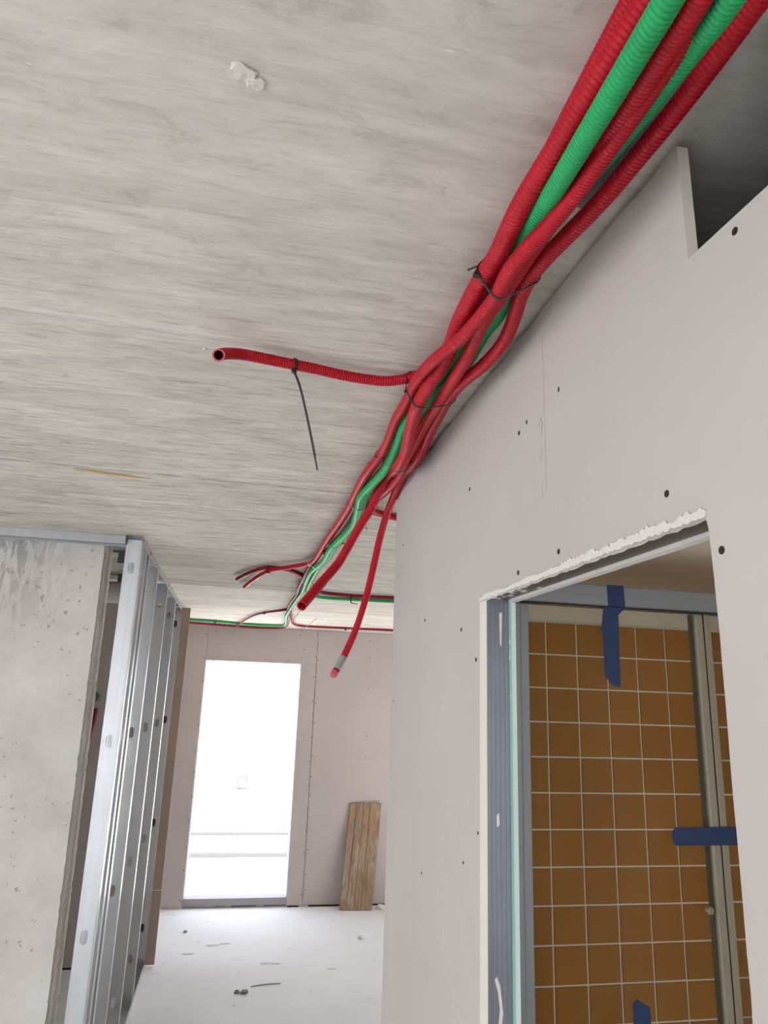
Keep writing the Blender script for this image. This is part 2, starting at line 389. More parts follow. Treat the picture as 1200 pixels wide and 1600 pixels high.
# screws and gouges
SCREWS = [(.53,2.314),(.592,2.001),(.674,2.081),(.948,2.069),(1.103,2.063),(1.09,2.308),(1.36,2.283),(1.705,2.043),(1.411,1.995),(1.318,1.93),
          (1.307,1.625),(1.691,1.476),(1.391,1.559),(2.035,1.848),(1.968,2.287),(1.056,2.315),(.931,2.32)]
for i, (y, z) in enumerate(SCREWS):
    r = .0042 if i < 10 else .003
    if i > 14: r = .002
    if i == 0:
        q = MB(); q.tube([(0, 0, 0), (.0016, 0, 0)], 1.0, 14); q.tube([(-.0004, 0, 0), (0, 0, 0)], .45, 4)
        proto = q.build('screw_head', M['screw'], wr); s_ = proto
    else:
        s_ = proto.copy(); COL.objects.link(s_); s_.parent = wr
    s_.location = (.4523, y, z); s_.scale = (1, r, r*(1 if i < 15 else 2.2))
# pencil / chalk marks on the board
q = MB()
ring = [Vector((.4526, 1.0 + .0042*math.sin(a), 2.238+.0105*math.cos(a))) for a in [i*2*math.pi/18 for i in range(19)]]
q.tube(ring, .0012, 5); q.tube([(.4526, 1.003, 2.181), (.4526, .999, 2.186), (.4526, .994, 2.190)], .0012, 5)
q.tube([(.4526, 1.0, 2.178), (.4526, .9985, 2.166)], .0008, 5)
q.build('chalk_mark', M['pencil'], wr, label='faint blue chalk ring and tick on the board')
q = MB(); q.tube([(.4526, 1.012, 2.292), (.4526, 1.006, 2.289), (.4526, 1.003, 2.298)], .0008, 5); q.tube([(.4526, 1.0, 2.30), (.4526, .994, 2.29), (.4526, .996, 2.275), (.4526, 1.0, 2.268)], .0006, 5)
q.build('pencil_scribble', M['smudge'], wr)

# bathroom behind the doorway
wb = struct('wall_bathroom_far', (.526, 2.0, 0), (3.4, 2.07, 2.5), M['bath_paint'])
boxo('end_cheek', (.467, 2.0, 0), (.526, 2.07, 2.49), M['gypsum'], wb)
struct('wall_bathroom_right', (1.64, -.62, 0), (1.70, 2.0, 2.5), M['bath_paint'])
q = MB()
for a_, b_ in (((.526,-.70,0),(.62,-.62,2.5)),((1.28,-.70,0),(1.70,-.62,2.5)),((.62,-.70,0),(1.28,-.62,.7)),((.62,-.70,2.15),(1.28,-.62,2.5))): q.box(a_, b_)
q.build('wall_bathroom_near', M['bath_paint'], kind='structure')  # its opening is added, out of view, to brighten tiles and bathroom ceiling
struct('ceiling_bathroom', (.526, -.62, 2.20), (1.64, 2.0, 2.225), M['bath_paint'])
boxo('grout_bed', (.53, 1.984, 0), (1.638, 2.0, 2.0912), M['grout'], wb)
XJ = [.532, .6055, .703, .8005, .898, .9955, 1.093, 1.1905, 1.288, 1.3855, 1.483, 1.5805, 1.637]
protos = {}
z = 2.091; row = 0
while z > .06:
    for c_ in range(len(XJ)-1):
        wd = XJ[c_+1]-XJ[c_]-.0042; key = round(wd, 4)
        if key not in protos:
            hw, hh, e = wd/2, .0957/2-.0021, .0012
            q = MB(); q.add([(-hw,0,-hh),(hw,0,-hh),(hw,0,hh),(-hw,0,hh),(-hw+e,-.0035,-hh+e),(hw-e,-.0035,-hh+e),(hw-e,-.0035,hh-e),(-hw+e,-.0035,hh-e)],
                           [(4,5,6,7),(0,1,5,4),(1,2,6,5),(2,3,7,6),(3,0,4,7),(3,2,1,0)])
            t_ = protos[key] = q.build('tile', M['tile'], wb)
        else:
            t_ = protos[key].copy(); COL.objects.link(t_); t_.parent = wb
        t_.location = ((XJ[c_]+XJ[c_+1])/2, 1.9838, z-.0957/2)
        t_.rotation_euler = (rnd.uniform(-.003, .003), 0, rnd.uniform(-.003, .003))
    z -= .0957; row += 1

# shower enclosure just inside the doorway
sh = empty('shower_enclosure', (1.0, 1.42, 0), label='aluminium framed glass shower screen in front of the ochre tiles', category='shower screen')
def sub(name, a, b, m_, bev=.002, **props):
    q = MB(); o_ = Vector(sh.location); q.box(Vector(a)-o_, Vector(b)-o_); o = q.build(name, m_, sh, **props); bevel(o, bev); return o
hr = sub('header_rail', (.53, 1.395, 2.060), (1.636, 1.44, 2.106), M['alu'], .004)
q = MB(); q.box((-.47, -.0275, 2.058), (.636, -.022, 2.0605)); q.build('header_seal', M['dark'], hr)
q = MB(); q.box((-.47, -.0262, 2.083), (.636, -.0248, 2.0945)); q.build('header_lip', M['alu'], hr)
sub('side_post', (.53, 1.397, .02), (.578, 1.437, 2.058), M['alu'], .003)
sub('side_post_trim', (.578, 1.402, .02), (.598, 1.432, 2.058), M['alu'], .003)
mp_ = sub('meeting_post', (.990, 1.403, .02), (1.010, 1.432, 2.058), M['alu_dark'], .003, label='bronze grey sliding door stile')
q = MB(); q.box((.011, -.012, .02), (.0145, .008, 2.058)); q.build('stile_seal', M['dark'], mp_)
sub('fixed_stile', (1.0155, 1.408, .02), (1.032, 1.432, 2.058), M['alu_dark'], .002)
sub('glass_panel', (.598, 1.411, .03), (.990, 1.417, 2.058), M['glass'], .0005)
sub('glass_panel', (1.032, 1.419, .03), (1.634, 1.425, 2.058), M['glass'], .0005)
sub('bottom_rail', (.53, 1.397, .0), (1.636, 1.437, .03), M['alu'], .003)
q = MB()
q.tube([(-.028, -.012, 1.465), (-.028, -.022, 1.465), (-.028, -.024, 1.465)], [.007, .007, .005], 14); q.tube([(-.028, -.0245, 1.465), (-.028, -.026, 1.465)], .002, 8)
q.build('door_knob', M['alu_dark'], sh)

# blue masking tape: strips stuck on the rail and the glass
def tape(label, outline2d, y_of, extra=None):
    q = MB()
    q.plate(outline2d, [], 0, .0006, lambda u, v, d: (u, y_of(v)-d, v)); 
    if extra: q.plate(extra, [], 0, .0006, lambda u, v, d: (u, 1.3938-d, v))
    return q.build('masking_tape', M['bluetape'], label=label, category='tape', group='blue masking tape on the shower screen')
tape('long blue masking tape hanging down from the shower header rail', [(.7655,2.060),(.7665,2.008),(.770,2.007),(.771,1.915),(.783,1.900),(.791,1.894),(.806,1.892),(.8075,2.0),(.807,2.045),(.816,2.057),(.816,2.060)], lambda v: 1.4105 if v < 2.04 else 1.4105-(v-2.04)/.02*.0165,
     [(.777,2.060),(.8165,2.060),(.815,2.107),(.776,2.107)])
tape('blue masking tape running sideways across the glass and stile', [(.898,1.604),(.901,1.613),(.909,1.619),(1.066,1.620),(1.066,1.585),(.909,1.584),(.9015,1.588)], lambda v: 1.4022)
tape('blue masking tape standing upright low on the shower glass', [(.798,1.306),(.806,1.314),(.834,1.299),(.834,1.12),(.798,1.125)], lambda v: 1.4105)

# far wall with the bright doorway: boards with open joints over a backing
wbk = empty('wall_back', (0, 7.15, 0), kind='structure')
q = MB()
for a, b in (((-4.4, 7.165, 0), (-.27, 7.29, 2.5)), ((.65, 7.165, 0), (3.5, 7.29, 2.5)), ((-.27, 7.165, 2.165), (.65, 7.29, 2.5))): q.box(Vector(a)-Vector((0, 7.15, 0)), Vector(b)-Vector((0, 7.15, 0)))
q.build('backing', M['paint'], wbk)
def bpanel(x0, x1, z0, z1):
    q = MB(); q.box((x0, 0, z0), (x1, .0135, z1)); return q.build('plasterboard_panel', M['paper_far'], wbk)
bpanel(-4.3, -.273, .012, 2.496); bpanel(-.270, .797, 2.165, 2.496); bpanel(.65, .792, .012, 2.1625); bpanel(.8005, 3.4, .014, 2.496)
pj = None
for x, zs in ((-.283, 12), (-.262, 0), (.786, 13), (.812, 12)):
    for k in range(zs):
        if pj is None:
            q = MB(); q.tube([(0, -.0012, 0), (0, .0008, 0)], .005, 8); pj = q.build('screw_head', M['screw'], wbk); s_ = pj
        else:
            s_ = pj.copy(); COL.objects.link(s_); s_.parent = wbk
        s_.location = (x+rnd.uniform(-.006, .006), 0, .1+2.3*k/max(1, zs-1)+rnd.uniform(-.05, .05))
for x, z in ((.30,2.19),(.05,2.19),(.52,2.19),(1.33,2.42),(1.33,2.25),(1.33,1.95),(1.33,1.5),(.62,2.44),(.67,2.30),(.655,2.22),(-.2,2.44),(1.33,1.3)):
    s_ = pj.copy(); COL.objects.link(s_); s_.parent = wbk; s_.location = (x, 0, z)
# threshold, reveal and terrace beyond
dr = empty('door_1', (.19, 7.22, 0), kind='structure')
q = MB(); q.box((-.459, -.066, .018), (.459, .07, .078)); q.build('threshold', M['threshold'], dr, label='grey metal door threshold')
q = MB(); q.box((-.459, -.05, .0), (.459, .07, .018)); q.build('threshold_bed', M['smudge'], dr)
q = MB()
x = -.44
while x < .44:
    l_ = rnd.uniform(.08, .3); q.box((x, -.053, .010+rnd.uniform(-.003, .003)), (min(.455, x+l_), -.0495, .017+rnd.uniform(0, .006))); x += l_+rnd.uniform(.01, .08)
q.build('threshold_gap', M['dark'], dr)
q = MB(); q.box((-.46, -.055, .078), (-.452, .07, 2.165)); q.box((.452, -.055, .078), (.46, .07, 2.165)); q.box((-.46, -.055, 2.157), (.46, .07, 2.165)); q.build('reveal_lining', M['white_ext'], dr)
struct('trim_1', (.66, 7.143, 0), (.76, 7.15, .010), M['dark'])
struct('trim_2', (.85, 7.143, 0), (3.3, 7.15, .012), M['dark'])
struct('terrace', (-6, 7.30, -.2), (10, 15, -.03), M['white_ext'])
fc = struct('wall_outside', (-9, 15, -.2), (13, 15.3, 1.75), M['white_ext'])
for yk, h, label in ((9.35, .045, 'nearer grey rail lying along the bright terrace'), (10.75, .030, 'farther grey rail lying along the bright terrace')):
    q = MB(); q.box((-4, yk, -.03), (8, yk+.06, -.03+h)); q.box((-4, yk+.015, -.03+h), (8, yk+.045, -.03+h+.006))
    o = q.build('terrace_rail', M['grey_ext'], label=label, category='rail', group='rails on the terrace'); bevel(o, .004)
fx = empty('wall_fixture', (.35, 14.995, .18), label='small pale square fixture on the bright wall outside', category='fixture')
q = MB()
for a, b in (((-.10, -.05, -.12), (-.075, 0, .12)), ((.075, -.05, -.12), (.10, 0, .12)), ((-.075, -.05, .095), (.075, 0, .12)), ((-.075, -.05, -.12), (.075, 0, -.095))): q.box(a, b)
q.build('frame', M['grey_ext'], fx)
q = MB(); q.tube([(0, -.06, 0), (0, 0, 0)], [.05, .065], 16); q.build('lamp_glass', M['white_ext'], fx)

# outer shell of the open rooms to the left, behind and to the right (windows without glazing yet)
def shell(name, boxes):
    q = MB()
    for a, b in boxes: q.box(a, b)
    return q.build(name, M['paint'], kind='structure')
shell('wall_left', [((-4.4,-3.7,0),(-4.2,-2.3,2.5)),((-4.4,2.5,0),(-4.2,3.26,2.5)),((-4.4,-2.3,0),(-4.2,2.5,.08)),((-4.4,-2.3,2.32),(-4.2,2.5,2.5))])
shell('wall_rear', [((-4.4,-3.7,0),(-4.1,-3.5,2.5)),((-1.1,-3.7,0),(.467,-3.5,2.5)),((-4.1,-3.7,0),(-1.1,-3.5,.06)),((-4.1,-3.7,2.36),(-1.1,-3.5,2.5))])
shell('wall_near_right', [((.453,-3.5,0),(.467,-1.8,2.5))])
shell('wall_far_right', [((3.4,2.0,0),(3.55,4.65,2.5)),((3.4,5.85,0),(3.55,7.165,2.5)),((3.4,4.65,0),(3.55,5.85,.08)),((3.4,4.65,2.32),(3.55,5.85,2.5))])

# concrete pier with a hand-worn arris
q = MB(); pr = [(-4.2, 0), ]
edge = []
for i in range(251):
    z = 2.5*i/250; base = -.574-.012*z; edge.append((base+rnd.uniform(-.0009, .0009)+(-.004*rnd.random() if rnd.random() < .08 else 0), z))
q.plate([(-4.2, 0)]+edge+[(-4.2, 2.5)], [], 3.255, 3.47, lambda u, v, d: (u, d, v))
q.build('wall_pier', M['cast'], kind='structure')

# board partition at the end of the studs, seen from its back
wp = empty('wall_partition', (-.5, 5.765, 0), kind='structure')
def pp(name, x0, x1, z0, z1, m_, **k):
    q = MB(); o_ = Vector((-.5, 5.765, 0)); q.box(Vector((x0, 5.765, z0))-o_, Vector((x1, 5.778, z1))-o_); return q.build(name, m_, wp, **k)
pp('board', -4.3, -.506, .012, 2.497, M['paper'])
pp('board', -.503, -.368, .012, .481, M['brown'], label='brown board strip at the end of the studs')
pp('board', -.503, -.370, .486, 2.494, M['brown'])
q = MB(); q.box((.001, .001, .4815), (.131, .012, .4855)); q.build('joint', M['gypsum'], wp)
pp('skirting_gap', -4.3, -.51, 0, .012, M['dark'])
shell('wall_left_rear', [((-4.4,3.47,0),(-4.2,5.9,2.5)),((-4.4,7.0,0),(-4.2,7.165,2.5)),((-4.4,5.9,0),(-4.2,7.0,.08)),((-4.4,5.9,2.32),(-4.2,7.0,2.5))])

# ------------------------------------------------------------------ steel studs and tracks
def slot(cx, cz, w_, h_):
    r = w_/2; out = []
    for k in range(7): a = math.pi*k/6; out.append((cx+r*math.cos(a), cz+h_/2-r+r*math.sin(a)))
    for k in range(7): a = math.pi+math.pi*k/6; out.append((cx+r*math.cos(a), cz-h_/2+r+r*math.sin(a)))
    return out
def stud_mesh(parent, web_facing=True):
    """C stud, web in the x-z plane at y=0 looking at -y, flanges going away to +y"""
    T = .0012; H0, H1 = .004, 2.484
    holes = [slot(-.002, z, .0245, .052) for z in (.26, .94, 1.65, 2.36)]
    q = MB(); q.plate([(-.034, H0), (.034, H0), (.034, H1), (-.034, H1)], holes, 0, T, lambda u, v, d: (u, d, v))
    for s in (-1, 1):
        for x in (.0265,): q.box((s*x-.0012, -.0008, H0), (s*x+.0012, 0, H1))
    web = q.build('web', M['galv'], parent)
    for s in (-1, 1):
        prof = [(.034, 0), (.034, .017), (.0325, .0185), (.0325, .0245), (.034, .026), (.034, .047), (.027, .047)]
        q = MB()
        inner = [(x-T if i < 6 else x, y if i < 5 else y-T) for i, (x, y) in enumerate(prof)]
        pts = [(s*x, y) for x, y in prof]+[(s*x, y) for x, y in reversed(inner)]
        q.plate(pts, [], H0, H1, lambda u, v, d: (u, v, d)); q.build('flange', M['galv'], parent)
def copy_tree(o, loc, **props):
    c = o.copy(); COL.objects.link(c); c.location = loc
    for k, v in props.items(): c[k] = v
    for ch in o.children:
        d = ch.copy(); COL.objects.link(d); d.parent = c
    return c
SLAB = ['foremost steel stud, its slotted web facing the viewer at the partition corner', 'second steel stud, close behind the corner stud',
        'third steel stud, tight behind the second', 'fourth steel stud from the front, slots showing white', 'fifth steel stud from the front, with a bright slot',
        'sixth steel stud from the front, last before the end stud', 'end steel stud against the brown board strip']
g = 'steel studs of the open partition'
s0 = empty('steel_stud', (-.467, 3.170, 0), label=SLAB[0], category='stud', group=g); stud_mesh(s0)
for lab, y in zip(SLAB[1:], (3.305, 3.425, 3.84, 4.45, 5.10, 5.712)):
    copy_tree(s0, (-.467, y, 0), label=lab, category='stud', group=g)
def track(name, loc, axis, length, floor_=False, wid=.072, hgt=.038, **props):
    t_ = empty(name, loc, **props); q = MB(); T = .0012; s = 1 if floor_ else -1
    def bx(u0, u1, v0, v1, z0, z1):
        z0, z1 = sorted((z0, z1))
        if axis == 'y': q.box((v0, u0, z0), (v1, u1, z1))
        else: q.box((u0, v0, z0), (u1, v1, z1))
    bx(0, length, -wid/2, wid/2, 0, s*T); q.build('web', M['galv_track'], t_)
    for k in (-1, 1):
        q = MB(); a, b = sorted((k*wid/2, k*(wid/2-T))); bx(0, length, a, b, s*T, s*hgt); q.build('flange', M['galv_track'], t_)
    return t_
tr_ = track('ceiling_track', (-.467, 3.135, 2.4992), 'y', 2.626, label='steel ceiling track running back along the corridor over the studs', category='track')
pj2 = None
for y in (.02, .30, .34, .62, .71, 1.30, 1.36, 1.95, 2.02, 2.56):
    if pj2 is None:
        q = MB(); q.tube([(.0358, 0, 0), (.0378, 0, 0)], .0045, 8); pj2 = q.build('screw_head', M['screw'], tr_); s_ = pj2
    else: s_ = pj2.copy(); COL.objects.link(s_); s_.parent = tr_
    s_.location = (0, y, -.020)
track('ceiling_track', (-3.6, 3.205, 2.4992), 'x', 3.093, hgt=.036, label='steel ceiling track along the top of the concrete pier', category='track')
track('floor_track', (-.467, 3.135, .0008), 'y', 2.626, True, label='steel floor track under the row of studs', category='track')
# things behind the pier
q = MB(); q.tube([(-2.2, 4.30, 2.395), (-1.0, 4.30, 2.395), (-.575, 4.30, 2.395)], .062, 24)
q.tube([(-.90, 4.30, 2.395), (-.86, 4.30, 2.395)], .068, 24)
q.build('ventilation_duct', M['socket'], smooth=True, label='round grey duct under the ceiling behind the concrete pier', category='duct')
boxo('duct_hanger', (-.70, 4.285, 2.452), (-.675, 4.315, 2.4995), M['galv_dull'], label='short metal hanger strap holding the round duct', category='bracket')
bx_ = empty('hanging_bracket', (-.59, 3.56, 2.46), label='small steel angle bracket hanging under the ceiling behind the pier', category='bracket')
q = MB(); q.box((-.06, -.02, .034), (.055, .02, .0392)); q.box((-.06, -.02, .0), (-.055, .02, .034)); q.box((.0, -.021, -.02), (.055, -.017, .034)); q.build('angle', M['galv_dull'], bx_)
ps = empty('pipe_socket', (-.975, 5.765, 1.80), label='grey round pipe socket on the board behind the studs', category='pipe socket')
q = MB(); q.tube([(0, -.09, 0), (0, -.002, 0)], .040, 24); q.build('pipe_stub', M['socket'], ps, smooth=False)
q = MB(); q.tube([(0, -.10, 0), (0, -.06, 0)], .058, 24, True, True); q.build('collar', M['socket'], ps)
q = MB(); q.tube([(0, -.112, 0), (0, -.10, 0)], [.030, .034], 20); q.build('plug', M['galv_dull'], ps)

# ------------------------------------------------------------------ timber leaning on the far wall
tp = empty('timber_panel', (1.262, 6.985, .001), label='short panel of weathered wooden boards leaning against the far wall', category='boards')
dx = Vector((.2985, -.022, 0)); upv = Vector((.085, .135, .885)); nn = dx.cross(upv).normalized()*-1
cuts = [0, .20, .43, .64, 1.0]
for i in range(4):
    q = MB(); a, b = cuts[i]+.006, cuts[i+1]-.006; th = .022+.003*rnd.random()
    dz = -.006*i*.4; tt = 1.0+rnd.uniform(-.006, .006)
    base = -.5*dx
    P = [base+dx*a, base+dx*b, base+dx*b+upv*tt, base+dx*a+upv*tt]
    back = [p-nn*0 for p in P]; front = [p+nn*th for p in P]
    q.add(back+front, [(0,1,2,3),(7,6,5,4),(0,4,5,1),(1,5,6,2),(2,6,7,3),(3,7,4,0)])
    o = q.build('plank', M['wood'], tp); bevel(o, .003)
mn = min((tp.matrix_world @ v.co).z if False else v.co.z for c in tp.children for v in c.data.vertices)
tp.location.z = -mn+.0005

# ------------------------------------------------------------------ litter on the floor, bits on the ceiling
DEB = [((.196, 5.24), (.017, .014, .012), 'rubble', 'dark crumb of rubble on the floor, left one of a close pair'), ((.245, 5.235), (.026, .018, .014), 'rubble', 'grey lump of rubble on the floor, right one of a close pair'),
       ((-.20, 6.50), (.013, .013, .010), 'rubble', 'lone black crumb on the floor near the bright doorway'), ((1.176, 6.22), (.026, .022, .016), 'plaster', 'white plaster lump on the floor in front of the leaning boards'),
       ((1.50, 7.03), (.045, .030, .022), 'plaster', 'white plaster lump at the wall foot right of the leaning boards'),
       ((1.46, 6.3), (.05, .018, .007), 'rubble', 'flat grey flake on the floor right of the white lump')]
for i, ((x, y), s, m_, lab) in enumerate(DEB):
    lump('rubble_piece' if m_ == 'rubble' else 'plaster_lump', (x, y, s[2]*.62), s, M[m_], 20+i, label=lab, category='rubble')
q = MB(); q.tube([(.285, 5.33, .004), (.36, 5.352, .005), (.42, 5.362, .004), (.482, 5.366, .004)], [.003, .004, .004, .0025], 6)
q.build('wood_sliver', M['rubble'], label='thin dark sliver of wood lying on the floor', category='sliver')
FLK = [(.02, 6.17), (.11, 6.20), (.40, 5.75), (.47, 5.74), (.86, 5.6), (-.15, 6.0)]
for i, (x, y) in enumerate(FLK):
    lump('floor_dust', (x, y, .0012), (.03+.02*rnd.random(), .018, .0018), M['dust'], 60+i, kind='stuff', label='faint grey dust smear on the floor', category='dust')
o = lump('plaster_blob', (-.046, .640, 2.4985), (.016, .012, .004), M['plaster'], 5); put_under(o, ceiling)
o = lump('plaster_blob', (-.032, .650, 2.4985), (.011, .009, .0045), M['plaster'], 6); put_under(o, ceiling)
q = MB(); q.tube([(-.530, 2.205, 2.4985), (-.46, 2.215, 2.4965), (-.36, 2.235, 2.4975), (-.305, 2.245, 2.4995)], [.001, .004, .003, .0006], 6); q.build('wood_splinter', M['splinter'], ceiling, label='yellow wood splinter stuck in the ceiling')
o = lump('plaster_dab', (-.108, 1.305, 2.499), (.004, .007, .0025), M['white_core'], 9); put_under(o, ceiling)

